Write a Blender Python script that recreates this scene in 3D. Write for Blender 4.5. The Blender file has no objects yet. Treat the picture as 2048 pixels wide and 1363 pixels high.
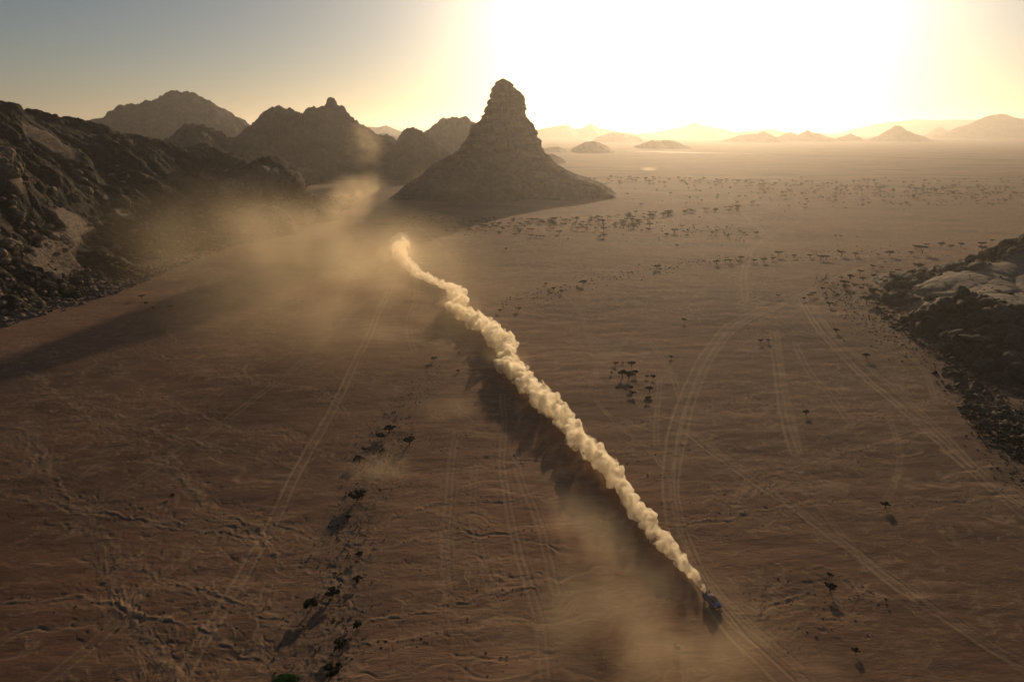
import bpy, bmesh, math, random
import numpy as np
from mathutils import Vector, Matrix, Quaternion

# ------------------------------------------------------------------ camera, sky, sun, exposure
S = bpy.context.scene
COL = S.collection
CAM_H, PITCH, FPX = 90.0, math.radians(17.2), 1365.0
cam_d = bpy.data.cameras.new('camera'); cam_d.lens = 24.0; cam_d.sensor_width = 36.0
cam_d.clip_start = 1.0; cam_d.clip_end = 60000.0
cam = bpy.data.objects.new('camera', cam_d); COL.objects.link(cam)
cam.location = (0, 0, CAM_H); cam.rotation_euler = (math.pi/2 - PITCH, 0, 0)
S.camera = cam

SUN_AZ, SUN_EL = math.radians(13.2), math.radians(10.6)      # azimuth east of +Y
SUN_DIR = Vector((math.sin(SUN_AZ)*math.cos(SUN_EL), math.cos(SUN_AZ)*math.cos(SUN_EL), math.sin(SUN_EL)))

world = bpy.data.worlds.new('World'); S.world = world; world.use_nodes = True
nt = world.node_tree; nt.nodes.clear()
def N(tree, typ, **kw):
    n = tree.nodes.new(typ)
    for k, v in kw.items(): setattr(n, k, v)
    return n
out = N(nt, 'ShaderNodeOutputWorld'); bg = N(nt, 'ShaderNodeBackground'); bg.inputs['Strength'].default_value = 0.055
sky = N(nt, 'ShaderNodeTexSky', sky_type='NISHITA', sun_disc=False)
sky.sun_elevation = SUN_EL; sky.sun_rotation = SUN_AZ; sky.altitude = 900; sky.air_density = 0.9; sky.dust_density = 1.0; sky.ozone_density = 1.2
nt.links.new(sky.outputs[0], bg.inputs['Color'])
# dusty aureole round the sun: brightness falls off with the angle from the sun
geo = N(nt, 'ShaderNodeTexCoord')
dot = N(nt, 'ShaderNodeVectorMath', operation='DOT_PRODUCT'); dot.inputs[1].default_value = SUN_DIR
nt.links.new(geo.outputs['Generated'], dot.inputs[0])
ac = N(nt, 'ShaderNodeMath', operation='ARCCOSINE'); nt.links.new(dot.outputs['Value'], ac.inputs[0])
def wmath(op, a, b):
    n = N(nt, 'ShaderNodeMath', operation=op)
    for i, v in enumerate((a, b)):
        if v is None: continue
        if isinstance(v, (int, float)): n.inputs[i].default_value = v
        else: nt.links.new(v, n.inputs[i])
    return n.outputs[0]
def expfall(amp, deg):
    e = wmath('EXPONENT', wmath('MULTIPLY', ac.outputs[0], -1.0/math.radians(deg)), None)
    return wmath('MULTIPLY', e, amp)
g1 = wmath('MINIMUM', expfall(21.0, 5.1), 2.6)
bg2 = N(nt, 'ShaderNodeBackground'); bg2.inputs['Color'].default_value = (1.0, 0.83, 0.58, 1)
nt.links.new(g1, bg2.inputs['Strength'])
bg3 = N(nt, 'ShaderNodeBackground'); bg3.inputs['Color'].default_value = (0.95, 0.90, 0.82, 1)
nt.links.new(expfall(0.05, 14.0), bg3.inputs['Strength'])
ad = N(nt, 'ShaderNodeAddShader'); ad2 = N(nt, 'ShaderNodeAddShader')
nt.links.new(bg.outputs[0], ad.inputs[0]); nt.links.new(bg2.outputs[0], ad.inputs[1])
nt.links.new(ad.outputs[0], ad2.inputs[0]); nt.links.new(bg3.outputs[0], ad2.inputs[1])
nt.links.new(ad2.outputs[0], out.inputs['Surface'])
world.cycles.sampling_method = 'MANUAL'; world.cycles.sample_map_resolution = 1024

sun_d = bpy.data.lights.new('sun', 'SUN'); sun_d.energy = 5.0; sun_d.angle = math.radians(0.6); sun_d.color = (1.0, 0.72, 0.43)
sun = bpy.data.objects.new('sun', sun_d); COL.objects.link(sun)
sun.rotation_euler = SUN_DIR.to_track_quat('Z', 'Y').to_euler(); sun.location = (200, 600, 400)

S.view_settings.view_transform = 'Standard'; S.view_settings.look = 'None'
S.view_settings.gamma = 1.0; S.view_settings.use_curve_mapping = False; S.view_settings.exposure = -0.46
cy = S.cycles
cy.max_bounces = 10; cy.diffuse_bounces = 2; cy.glossy_bounces = 1; cy.transmission_bounces = 2; cy.volume_bounces = 8
cy.transparent_max_bounces = 48; cy.volume_step_rate = 1.0; cy.volume_max_steps = 128
cy.use_denoising = True; cy.denoiser = 'OPENIMAGEDENOISE'; cy.use_adaptive_sampling = True; cy.adaptive_threshold = 0.02
cy.sample_clamp_indirect = 3.0; cy.caustics_reflective = False; cy.caustics_refractive = False
HAZE = 1

# ------------------------------------------------------------------ pixel -> world
CP, SP = math.cos(PITCH), math.sin(PITCH)
def ray(px, py):
    X = (px - 1024.0)/FPX; Y = -(py - 681.5)/FPX
    return np.array((X, CP + Y*SP, -SP + Y*CP))
def gp(px, py, z=0.0):                      # point of the plane at height z seen at this pixel
    d = ray(px, py); t = (z - CAM_H)/d[2]; return np.array((d[0]*t, d[1]*t, z))
def dp(px, py, y):                          # point on the vertical plane at distance y
    d = ray(px, py); t = y/d[1]; return np.array((d[0]*t, y, CAM_H + d[2]*t))

# ------------------------------------------------------------------ numpy noise
def _h(ix, iy, iz, seed):
    n = (ix.astype(np.int64)*374761393 + iy.astype(np.int64)*668265263 + iz.astype(np.int64)*2147483647 + seed*974711) & 0xffffffff
    n = ((n ^ (n >> 13))*1274126177) & 0xffffffff
    n = ((n ^ (n >> 16))*2246822519) & 0xffffffff
    n = n ^ (n >> 15)
    return n
def _u(n): return (n & 0xffffff).astype(np.float32)/16777216.0
def perlin2(x, y, seed=0):
    xi = np.floor(x); yi = np.floor(y); fx = (x-xi).astype(np.float32); fy = (y-yi).astype(np.float32)
    xi = xi.astype(np.int64); yi = yi.astype(np.int64); z0 = np.zeros(1, np.int64)
    ux = fx*fx*fx*(fx*(fx*6-15)+10); uy = fy*fy*fy*(fy*(fy*6-15)+10)
    def g(dx, dy):
        a = _u(_h(xi+dx, yi+dy, z0, seed))*6.2831853
        return np.cos(a)*(fx-dx) + np.sin(a)*(fy-dy)
    a = g(0,0); b = g(1,0); c = g(0,1); d = g(1,1)
    return ((a+(b-a)*ux)*(1-uy) + (c+(d-c)*ux)*uy)*1.5
def fbm2(x, y, oct=4, seed=0, gain=.5, lac=2.03):
    s = 0; a = 1.0
    for i in range(oct):
        s = s + a*perlin2(x, y, seed+i*17); x = x*lac+13.7; y = y*lac-7.1; a *= gain
    return s
def value3(x, y, z, seed=0):
    xi = np.floor(x); yi = np.floor(y); zi = np.floor(z)
    fx = (x-xi).astype(np.float32); fy = (y-yi).astype(np.float32); fz = (z-zi).astype(np.float32)
    xi = xi.astype(np.int64); yi = yi.astype(np.int64); zi = zi.astype(np.int64)
    ux = fx*fx*(3-2*fx); uy = fy*fy*(3-2*fy); uz = fz*fz*(3-2*fz)
    def v(a, b, c): return _u(_h(xi+a, yi+b, zi+c, seed))
    x00 = v(0,0,0)*(1-ux)+v(1,0,0)*ux; x10 = v(0,1,0)*(1-ux)+v(1,1,0)*ux
    x01 = v(0,0,1)*(1-ux)+v(1,0,1)*ux; x11 = v(0,1,1)*(1-ux)+v(1,1,1)*ux
    return ((x00*(1-uy)+x10*uy)*(1-uz) + (x01*(1-uy)+x11*uy)*uz)*2-1
def fbm3(x, y, z, oct=4, seed=0, gain=.5):
    s = 0; a = 1.0
    for i in range(oct):
        s = s + a*value3(x, y, z, seed+i*31); x = x*2.07+3.1; y = y*2.07+5.3; z = z*2.07+1.7; a *= gain
    return s
def worley3(x, y, z, seed=0):               # F1, F2
    xi = np.floor(x).astype(np.int64); yi = np.floor(y).astype(np.int64); zi = np.floor(z).astype(np.int64)
    f1 = np.full(x.shape, 9.0, np.float32); f2 = f1.copy()
    for a in (-1,0,1):
        for b in (-1,0,1):
            for c in (-1,0,1):
                n = _h(xi+a, yi+b, zi+c, seed)
                px = xi+a+(n & 1023)/1023.0; py = yi+b+((n >> 10) & 1023)/1023.0; pz = zi+c+((n >> 20) & 1023)/1023.0
                d = ((px-x)**2+(py-y)**2+(pz-z)**2).astype(np.float32)
                m = d < f1
                f2 = np.where(m, f1, np.minimum(f2, d)); f1 = np.where(m, d, f1)
    return np.sqrt(f1), np.sqrt(f2)
def sstep(a, b, x):
    t = np.clip((x-a)/(b-a), 0, 1); return t*t*(3-2*t)

# ------------------------------------------------------------------ mesh / object helpers
def mesh_np(name, v, f, smooth=True):
    me = bpy.data.meshes.new(name)
    v = np.asarray(v, np.float32); f = np.asarray(f, np.int32); k = f.shape[1]
    me.vertices.add(len(v)); me.vertices.foreach_set('co', v.ravel())
    me.loops.add(f.size); me.loops.foreach_set('vertex_index', f.ravel())
    me.polygons.add(len(f)); me.polygons.foreach_set('loop_start', np.arange(0, f.size, k, dtype=np.int32))
    me.polygons.foreach_set('use_smooth', np.full(len(f), smooth))
    me.update(calc_edges=True); return me
def grid_faces(nu, nv, wrap=False):
    i = np.arange(nu-1)[:, None]; j = np.arange(nv if wrap else nv-1)[None, :]
    jn = (j+1) % nv
    a = i*nv+j; b = i*nv+jn; c = (i+1)*nv+jn; d = (i+1)*nv+j
    return np.stack([a+0*b, b+0*a, c, d], -1).reshape(-1, 4)
def grid_normals(P):
    du = np.gradient(P, axis=0); dv = np.gradient(P, axis=1)
    n = np.cross(du, dv); n /= (np.linalg.norm(n, axis=-1, keepdims=True)+1e-9); return n
def add_attr(me, name, arr):
    a = me.attributes.new(name, 'FLOAT', 'POINT'); a.data.foreach_set('value', np.asarray(arr, np.float32).ravel())
def link(name, data, mats=(), parent=None, loc=None):
    o = bpy.data.objects.new(name, data); COL.objects.link(o)
    if data is not None and hasattr(data, 'materials'):
        for m in mats:
            if m.name not in [q.name for q in data.materials if q]: data.materials.append(m)
    if parent is not None: o.parent = parent
    if loc is not None: o.location = loc
    return o
def tag(o, label=None, cat=None, group=None, kind=None):
    if label: o['label'] = label
    if cat: o['category'] = cat
    if group: o['group'] = group
    if kind: o['kind'] = kind
    return o

# ------------------------------------------------------------------ materials
def new_mat(name):
    m = bpy.data.materials.new(name); m.use_nodes = True; t = m.node_tree; t.nodes.clear()
    o = N(t, 'ShaderNodeOutputMaterial'); b = N(t, 'ShaderNodeBsdfPrincipled'); t.links.new(b.outputs[0], o.inputs['Surface'])
    b.inputs['Specular IOR Level'].default_value = 0.15
    return m, t, b
def plain(name, col, rough=.8, metal=0, spec=.3):
    m, t, b = new_mat(name); b.inputs['Base Color'].default_value = (*col, 1); b.inputs['Roughness'].default_value = rough
    b.inputs['Metallic'].default_value = metal; b.inputs['Specular IOR Level'].default_value = spec; return m
def ramp(t, fac, stops):
    r = N(t, 'ShaderNodeValToRGB'); cr = r.color_ramp
    while len(cr.elements) < len(stops): cr.elements.new(.5)
    for e, (p, c) in zip(cr.elements, stops): e.position = p; e.color = (*c, 1)
    t.links.new(fac, r.inputs[0]); return r.outputs[0]
def noise(t, vec, scale, detail=4, rough=.55):
    n = N(t, 'ShaderNodeTexNoise'); n.inputs['Scale'].default_value = scale; n.inputs['Detail'].default_value = detail
    n.inputs['Roughness'].default_value = rough
    t.links.new(vec, n.inputs['Vector']); return n.outputs[0]
def mapping(t, vec, scale, rot=(0,0,0)):
    m = N(t, 'ShaderNodeMapping'); m.inputs['Scale'].default_value = scale; m.inputs['Rotation'].default_value = rot
    t.links.new(vec, m.inputs['Vector']); return m.outputs[0]
def mixc(t, fac, a, b, mode='MIX'):
    m = N(t, 'ShaderNodeMix', data_type='RGBA', blend_type=mode)
    for sock, v in ((m.inputs[0], fac), (m.inputs[6], a), (m.inputs[7], b)):
        if isinstance(v, (int, float)): sock.default_value = v
        elif isinstance(v, tuple): sock.default_value = (*v, 1)
        else: t.links.new(v, sock)
    return m.outputs[2]
def math2(t, op, a, b=None, clamp=False):
    n = N(t, 'ShaderNodeMath', operation=op); n.use_clamp = clamp
    for i, v in enumerate((a, b)):
        if v is None: continue
        if isinstance(v, (int, float)): n.inputs[i].default_value = v
        else: t.links.new(v, n.inputs[i])
    return n.outputs[0]
def attr(t, name):
    a = N(t, 'ShaderNodeAttribute'); a.attribute_name = name; return a.outputs['Fac']
def bump(t, h, dist, strength, b):
    bn = N(t, 'ShaderNodeBump'); bn.inputs['Distance'].default_value = dist; bn.inputs['Strength'].default_value = strength
    t.links.new(h, bn.inputs['Height']); t.links.new(bn.outputs[0], b.inputs['Normal']); return bn

def ground_material():
    m, t, b = new_mat('desert_sand'); b.inputs['Roughness'].default_value = 0.95; b.inputs['Specular IOR Level'].default_value = 0.05
    g = N(t, 'ShaderNodeNewGeometry').outputs['Position']
    big = noise(t, mapping(t, g, (.006, .010, .01)), 1.0, 5, .6)
    col = ramp(t, big, [(.34, (.150,.094,.068)), (.45, (.235,.145,.098)), (.55, (.275,.160,.104)), (.66, (.175,.122,.092))])
    fine = noise(t, mapping(t, g, (.10, .35, 1), (0,0,.15)), 1.0, 6, .7)
    col = mixc(t, .75, col, ramp(t, fine, [(.25, (.70,.70,.71)), (.5, (.98,.98,.98)), (.75, (1.22,1.20,1.15))]), 'MULTIPLY')
    # far plain: long pale and dark bands of gravel
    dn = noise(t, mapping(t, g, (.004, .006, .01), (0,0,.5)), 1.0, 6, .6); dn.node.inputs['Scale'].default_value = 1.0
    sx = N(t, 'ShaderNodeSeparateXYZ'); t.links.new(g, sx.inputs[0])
    # greyish ground at right, darkened towards the near corner as painted lens vignetting
    grey_vignette = math2(t, 'MULTIPLY', math2(t, 'DIVIDE', math2(t, 'ADD', sx.outputs[0], math2(t, 'MULTIPLY', math2(t, 'SUBTRACT', dn, .5), 260.0)), 190.0, True), math2(t, 'SUBTRACT', 1.0, math2(t, 'DIVIDE', sx.outputs[1], 520.0), True))
    col = mixc(t, grey_vignette, col, (.070, .053, .039))
    # reddish ground at near left; its darkening is lens fall-off put into the colour
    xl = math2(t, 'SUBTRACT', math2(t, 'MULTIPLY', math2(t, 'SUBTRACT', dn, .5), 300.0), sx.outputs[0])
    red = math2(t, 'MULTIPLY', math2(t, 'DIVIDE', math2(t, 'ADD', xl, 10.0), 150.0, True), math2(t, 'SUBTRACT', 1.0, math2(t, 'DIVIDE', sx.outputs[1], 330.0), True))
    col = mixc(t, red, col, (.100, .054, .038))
    band = noise(t, mapping(t, g, (.0012, .012, 1)), 1.0, 6, .65)
    col = mixc(t, .7, col, ramp(t, band, [(.3, (.62,.64,.66)), (.5, (1,1,1)), (.68, (1.22,1.18,1.12))]), 'MULTIPLY')
    col = mixc(t, attr(t, 'track'), col, (.41,.295,.19))
    col = mixc(t, attr(t, 'gully'), col, (.36,.245,.155))
    grav = noise(t, mapping(t, g, (1.3, 1.3, 1.3)), 1.0, 5, .75)
    gcol = ramp(t, grav, [(.35, (.13,.09,.065)), (.5, (.20,.14,.10)), (.66, (.30,.22,.16))])
    col = mixc(t, math2(t, 'MULTIPLY', attr(t, 'wadi'), .75), col, gcol)
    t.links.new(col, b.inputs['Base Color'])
    rip = noise(t, mapping(t, g, (.5, 1.5, 1), (0,0,.15)), 1.0, 8, .78)
    bump(t, rip, .38, .55, b)
    return m

def rock_material(name, dark, mid, light, bs=.12, strata=0.0, bd=1.2):
    m, t, b = new_mat(name); b.inputs['Roughness'].default_value = 0.9
    g = N(t, 'ShaderNodeNewGeometry').outputs['Position']
    n1 = noise(t, mapping(t, g, (.02,.02,.03)), 1.0, 6, .62)
    col = ramp(t, n1, [(.30, dark), (.52, mid), (.72, light)])
    n2 = noise(t, mapping(t, g, (.35,.35,.5)), 1.0, 6, .7)
    col = mixc(t, .8, col, ramp(t, n2, [(.3, (.5,.5,.5)), (.5, (1,1,1)), (.7, (1.35,1.33,1.3))]), 'MULTIPLY')
    n3 = noise(t, mapping(t, g, (bs, bs, bs*(1+strata))), 1.0, 9, .68)
    t.links.new(col, b.inputs['Base Color'])
    bump(t, n3, bd/bs*.12*4, .9, b)
    return m
M_ground = ground_material()
M_butte = rock_material('sandstone', (.12,.072,.048), (.23,.145,.095), (.34,.22,.145), .12, 2.0, 2.2)
M_rock = rock_material('granite_left', (.11,.085,.068), (.19,.148,.115), (.31,.24,.18), .22)
M_dark = rock_material('granite_dark', (.035,.029,.024), (.075,.060,.048), (.16,.13,.10), .35)
def left_mat():
    m, t, b = new_mat('mountainside_rock'); b.inputs['Roughness'].default_value = .9
    g = N(t, 'ShaderNodeNewGeometry').outputs['Position']
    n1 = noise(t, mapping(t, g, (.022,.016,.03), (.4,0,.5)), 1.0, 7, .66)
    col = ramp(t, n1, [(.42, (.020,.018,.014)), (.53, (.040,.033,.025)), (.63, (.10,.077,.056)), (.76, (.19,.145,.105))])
    st = noise(t, mapping(t, g, (.7,.09,.5), (0,0,-.2)), 1.0, 8, .7)
    col = mixc(t, attr(t, 'slab'), col, ramp(t, st, [(.3, (.08,.062,.048)), (.5, (.17,.13,.095)), (.7, (.27,.21,.155))]))
    n2 = noise(t, mapping(t, g, (.4,.4,.6)), 1.0, 8, .72)
    col = mixc(t, .9, col, ramp(t, n2, [(.3, (.35,.35,.35)), (.5, (1,1,1)), (.7, (1.6,1.55,1.5))]), 'MULTIPLY')
    t.links.new(col, b.inputs['Base Color'])
    n3 = noise(t, mapping(t, g, (.25,.25,.4)), 1.0, 10, .72); bump(t, n3, 3.0, 1.0, b); return m
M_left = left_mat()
def butte_mat():
    m, t, b = new_mat('butte_rock'); b.inputs['Roughness'].default_value = 0.9
    g = N(t, 'ShaderNodeNewGeometry').outputs['Position']; sx = N(t, 'ShaderNodeSeparateXYZ'); t.links.new(g, sx.inputs[0])
    wob = noise(t, mapping(t, g, (.015,.015,.02)), 1.0, 6, .65)
    hgt = math2(t, 'ADD', sx.outputs[2], math2(t, 'MULTIPLY', math2(t, 'SUBTRACT', wob, .5), 170.0))
    cliff = N(t, 'ShaderNodeMapRange'); cliff.inputs['From Min'].default_value = 26; cliff.inputs['From Max'].default_value = 46; t.links.new(hgt, cliff.inputs[0])
    bands = noise(t, mapping(t, g, (.035,.035,.13), (.04,.05,0)), 1.0, 8, .72)
    rock = ramp(t, bands, [(.34, (.12,.074,.050)), (.47, (.195,.126,.085)), (.54, (.225,.146,.098)), (.66, (.31,.205,.138))])
    streak = noise(t, mapping(t, g, (.16,.16,.012)), 1.0, 6, .7)
    rock = mixc(t, .8, rock, ramp(t, streak, [(.36, (.45,.45,.46)), (.50, (1,1,1)), (.66, (1.25,1.22,1.15))]), 'MULTIPLY')
    n1 = noise(t, mapping(t, g, (.12,.12,.12)), 1.0, 8, .72)
    scree = ramp(t, n1, [(.36, (.07,.05,.038)), (.50, (.135,.095,.068)), (.64, (.25,.18,.125))])
    t.links.new(mixc(t, cliff.outputs[0], scree, rock), b.inputs['Base Color'])
    n3 = noise(t, mapping(t, g, (.14,.14,.34)), 1.0, 9, .7); bump(t, n3, 5.0, 1.0, b); return m
M_butte = butte_mat()
M_scree = rock_material('scree', (.09,.062,.046), (.15,.105,.075), (.25,.175,.12), .2, .3, 1.6)
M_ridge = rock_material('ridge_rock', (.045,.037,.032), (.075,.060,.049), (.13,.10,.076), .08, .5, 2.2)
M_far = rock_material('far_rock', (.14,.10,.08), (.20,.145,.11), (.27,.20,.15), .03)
M_slab = rock_material('slab_rock', (.24,.19,.14), (.36,.285,.21), (.46,.37,.27), .3)

# ------------------------------------------------------------------ lines on the ground (photo pixels -> plain)
TRACKS = [  # points, half gauge, strength
 ([(1530,615),(1490,634),(1452,655),(1425,685),(1400,720),(1380,765),(1362,815),(1347,870),(1338,930),(1336,985),(1345,1040),(1365,1095),(1400,1160),(1435,1215),(1480,1270),(1530,1320),(1585,1375)],1.5,1.0),
 ([(1540,618),(1500,640),(1462,665),(1436,695),(1412,730),(1394,775),(1376,825),(1362,880),(1352,940),(1350,985),(1362,1045),(1385,1105),(1425,1185),(1470,1240),(1530,1290),(1620,1375)],1.0,.8),
 ([(1600,595),(1630,650),(1670,695),(1730,750),(1790,800),(1850,855),(1920,920),(1990,980),(2060,1035)],1.1,.9),
 ([(1610,590),(1650,650),(1700,700),(1760,750),(1830,810),(1900,880),(1960,940),(2060,1010)],.8,.6),
 ([(800,540),(765,610),(738,670),(700,750),(660,830),(620,900),(585,965),(548,1045),(500,1130),(450,1220),(400,1300),(360,1375)],1.2,.9),
 ([(730,600),(660,670),(590,735),(520,790),(440,850),(360,905),(290,955),(220,1000),(150,1050)],1.0,.5),
 ([(560,700),(430,775),(330,820),(200,880),(100,930),(0,975)],1.0,.35),
 ([(470,1030),(380,1110),(290,1180),(220,1260),(130,1340),(80,1375)],1.1,.5),
 ([(1005,790),(1010,850),(1005,920),(1014,980),(1022,1040),(1040,1110),(1062,1180),(1080,1250),(1090,1375)],.7,.7),
 ([(1028,900),(1045,960),(1075,1030),(1095,1100),(1112,1180)],.7,.6),
 ([(915,860),(905,920),(900,990),(893,1060),(892,1130),(902,1210),(915,1290),(925,1375)],.7,.5),
 ([(950,930),(948,1010),(960,1090),(985,1180),(1010,1260)],.7,.35),
 ([(1545,665),(1552,720),(1562,790),(1572,850),(1590,905)],1.0,.8),
 ([(1555,660),(1566,730),(1576,790),(1590,850),(1603,905)],.4,.5),
 ([(1590,685),(1620,740),(1655,780),(1700,840)],1.0,.6),
 ([(1380,865),(1430,905),(1480,940),(1530,975),(1600,1020),(1660,1065),(1720,1105),(1790,1165),(1880,1225),(1980,1290),(2060,1330)],1.1,.8),
 ([(1400,870),(1460,915),(1530,965),(1610,1030),(1700,1090),(1800,1160),(1900,1240),(2060,1345)],.5,.5),
 ([(1460,395),(1482,420),(1500,442),(1524,462),(1520,480),(1500,500),(1492,530),(1487,560),(1490,600)],1.6,.7),
 ([(1590,395),(1600,420),(1598,440),(1560,460),(1520,480)],1.6,.6),
 ([(1770,520),(1700,545),(1640,570),(1600,590),(1540,622)],1.3,.8),
 ([(1600,620),(1560,640),(1500,650)],1.0,.5),
 ([(1300,680),(1330,720),(1350,760),(1362,800)],.7,.5),
 ([(1195,800),(1240,850),(1280,880),(1310,910),(1325,930)],.5,.6),
 ([(1320,750),(1315,800),(1313,850),(1312,890)],.6,.5),
 ([(1470,1010),(1480,985),(1500,955),(1530,925)],.6,.6),
 ([(830,450),(870,480),(895,510),(910,540)],1.2,.5),
 ([(835,560),(832,600),(818,640),(822,680),(835,710)],1.0,.5),
 ([(720,1120),(660,1160),(600,1230),(560,1300),(500,1375)],.8,.3),
 ([(1750,560),(1760,610),(1790,650),(1800,690),(1850,740),(1870,800)],.6,.5),
 ([(1080,560),(1150,610),(1180,680),(1200,760)],.6,.35),
 ([(1450,540),(1380,600),(1300,640),(1230,700),(1180,760)],.7,.35),
 ([(1780,830),(1800,900),(1790,960),(1770,1000)],.5,.5),
 ([(1640,1010),(1700,1080),(1760,1140),(1830,1180),(1960,1275)],.5,.5),
 ([(1400,1130),(1460,1200),(1520,1260),(1600,1330)],.5,.6),
]
GULLIES = [ # points, depth, width
 ([(1120,862),(1185,857),(1245,849),(1300,840),(1345,829),(1400,811),(1475,806),(1520,805),(1560,812),(1600,806),(1640,797)],.8,1.0),
 ([(1490,806),(1505,792),(1520,785),(1555,783)],.5,.8),
 ([(1230,915),(1290,911),(1340,905),(1395,893),(1432,874)],.6,.8),
 ([(1275,964),(1300,952),(1325,948),(1330,958)],.5,.7),
 ([(1330,1052),(1390,1047),(1450,1040),(1500,1026),(1545,1023),(1590,1012),(1640,1005),(1720,1003)],.9,1.0),
 ([(1460,1010),(1505,985),(1540,975),(1590,965),(1640,966)],.8,1.2),
 ([(1500,990),(1540,960),(1590,940),(1640,925),(1700,908),(1715,900),(1790,885),(1850,868)],.8,1.3),
 ([(1640,880),(1655,872),(1700,855),(1745,835),(1790,822),(1860,808)],.7,1.2),
 ([(1730,1022),(1790,1010),(1850,1000),(1920,1003),(2048,990)],.7,.9),
 ([(1350,1005),(1400,1003),(1430,990),(1436,977)],.4,.7),
 ([(1380,1055),(1410,1035),(1430,1022)],.5,.7),
 ([(0,858),(56,874),(84,936),(123,1003),(168,1048),(218,1104),(235,1194),(269,1272),(313,1328),(340,1370)],.8,1.6),
 ([(50,745),(112,796),(185,852),(269,885),(313,930),(381,986),(392,1014),(476,1042),(515,1087),(560,1132),(633,1160)],.9,1.6),
 ([(0,997),(112,1014),(196,1031),(308,1048),(448,1048),(560,1053),(638,1093)],.9,1.1),
 ([(150,1025),(250,1040),(350,1062),(450,1070),(520,1090)],.7,1.0),
 ([(0,1221),(129,1207),(224,1221),(280,1244),(392,1255),(448,1300),(532,1333)],.9,1.1),
 ([(319,796),(392,830),(459,863),(560,869),(616,897),(700,936)],.8,.8),
 ([(465,734),(504,762),(616,779),(655,796),(700,841)],.8,.8),
 ([(246,1137),(313,1165),(392,1182),(465,1199),(521,1233),(560,1250)],.8,.9),
 ([(252,1120),(218,1160),(225,1210),(260,1250)],.6,.9),
 ([(270,700),(340,720),(400,740),(440,750),(540,760)],.6,.7),
 ([(200,850),(300,865),(420,900),(520,915),(640,960)],.6,.7),
 ([(315,640),(355,690),(420,700),(470,730)],.6,.7),
 ([(785,960),(840,948),(904,941),(987,936),(1035,926),(1098,922),(1160,920)],.8,1.0),
 ([(740,1062),(787,1040),(841,1019),(904,1007),(962,1007),(1016,1004),(1130,995)],.7,1.0),
 ([(735,1115),(763,1104),(841,1080),(914,1065),(987,1067),(1094,1055),(1170,1050)],.7,.9),
 ([(735,1245),(763,1240),(841,1233),(923,1211),(996,1191),(1060,1180)],.8,.9),
 ([(700,1300),(780,1285),(860,1275)],.6,.8),
 ([(840,880),(889,872),(935,866),(985,872)],.5,.7),
 ([(870,905),(905,898),(960,898),(1020,905)],.5,.8),
 ([(960,1340),(1030,1320),(1110,1308)],.5,.9),
 ([(850,1140),(900,1130),(1000,1120),(1060,1100)],.4,.7),
 ([(1130,640),(1060,625),(990,600)],.3,.6),
 ([(1000,612),(1060,590),(1100,575),(1160,560),(1240,545),(1310,535),(1380,528),(1460,518),(1540,514),(1640,508),(1740,500)],.9,1.4),
 ([(1000,460),(1060,500),(1100,520),(1200,540),(1290,540)],.8,1.0),
 ([(1550,1130),(1545,1180),(1535,1210),(1600,1195),(1640,1180)],.8,1.2),
 ([(1480,1235),(1540,1215),(1580,1195)],.6,.9),
 ([(1560,1290),(1590,1255),(1640,1235),(1700,1228)],.6,.9),
 ([(1700,1160),(1730,1190),(1760,1195)],.6,1.0),
]
WADIS = [   # centre, half width px
 ([(870,735,16),(840,765,26),(815,800,34),(795,840,42),(770,880,50),(745,920,58),(725,960,62),(715,1010,62),(700,1060,60),(690,1110,62),(680,1170,72),(660,1230,82),(640,1300,90),(620,1375,96)],1.0),
 ([(1000,605,8),(1080,590,14),(1150,575,16),(1240,552,16),(1320,538,14),(1420,522,10),(1560,512,10),(1700,508,14),(1850,500,26),(2000,488,26)],.7),
 ([(1640,560,16),(1680,585,30),(1720,615,46),(1780,655,40),(1850,690,24),(1920,725,18)],.7),
 ([(1935,800,22),(1965,850,28),(2000,900,32),(2060,950,40)],.8),
 ([(840,445,20),(960,448,22),(1100,450,26),(1250,452,24),(1400,460,22),(1500,470,12)],.6),
 ([(60,880,30),(110,990,34),(190,1080,34),(235,1180,30),(290,1300,34),(330,1375,34)],.35),
]
def poly_world(pts): return np.array([gp(p[0], p[1])[:2] for p in pts])
def smooth_poly(P, n=5):
    out = []
    Q = np.vstack([2*P[0]-P[1], P, 2*P[-1]-P[-2]])
    for i in range(1, len(Q)-2):
        for k in range(n):
            t = k/n; p0, p1, p2, p3 = Q[i-1], Q[i], Q[i+1], Q[i+2]
            out.append(.5*((2*p1)+(-p0+p2)*t+(2*p0-5*p1+4*p2-p3)*t*t+(-p0+3*p1-3*p2+p3)*t**3))
    out.append(P[-1]); return np.array(out)
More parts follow.
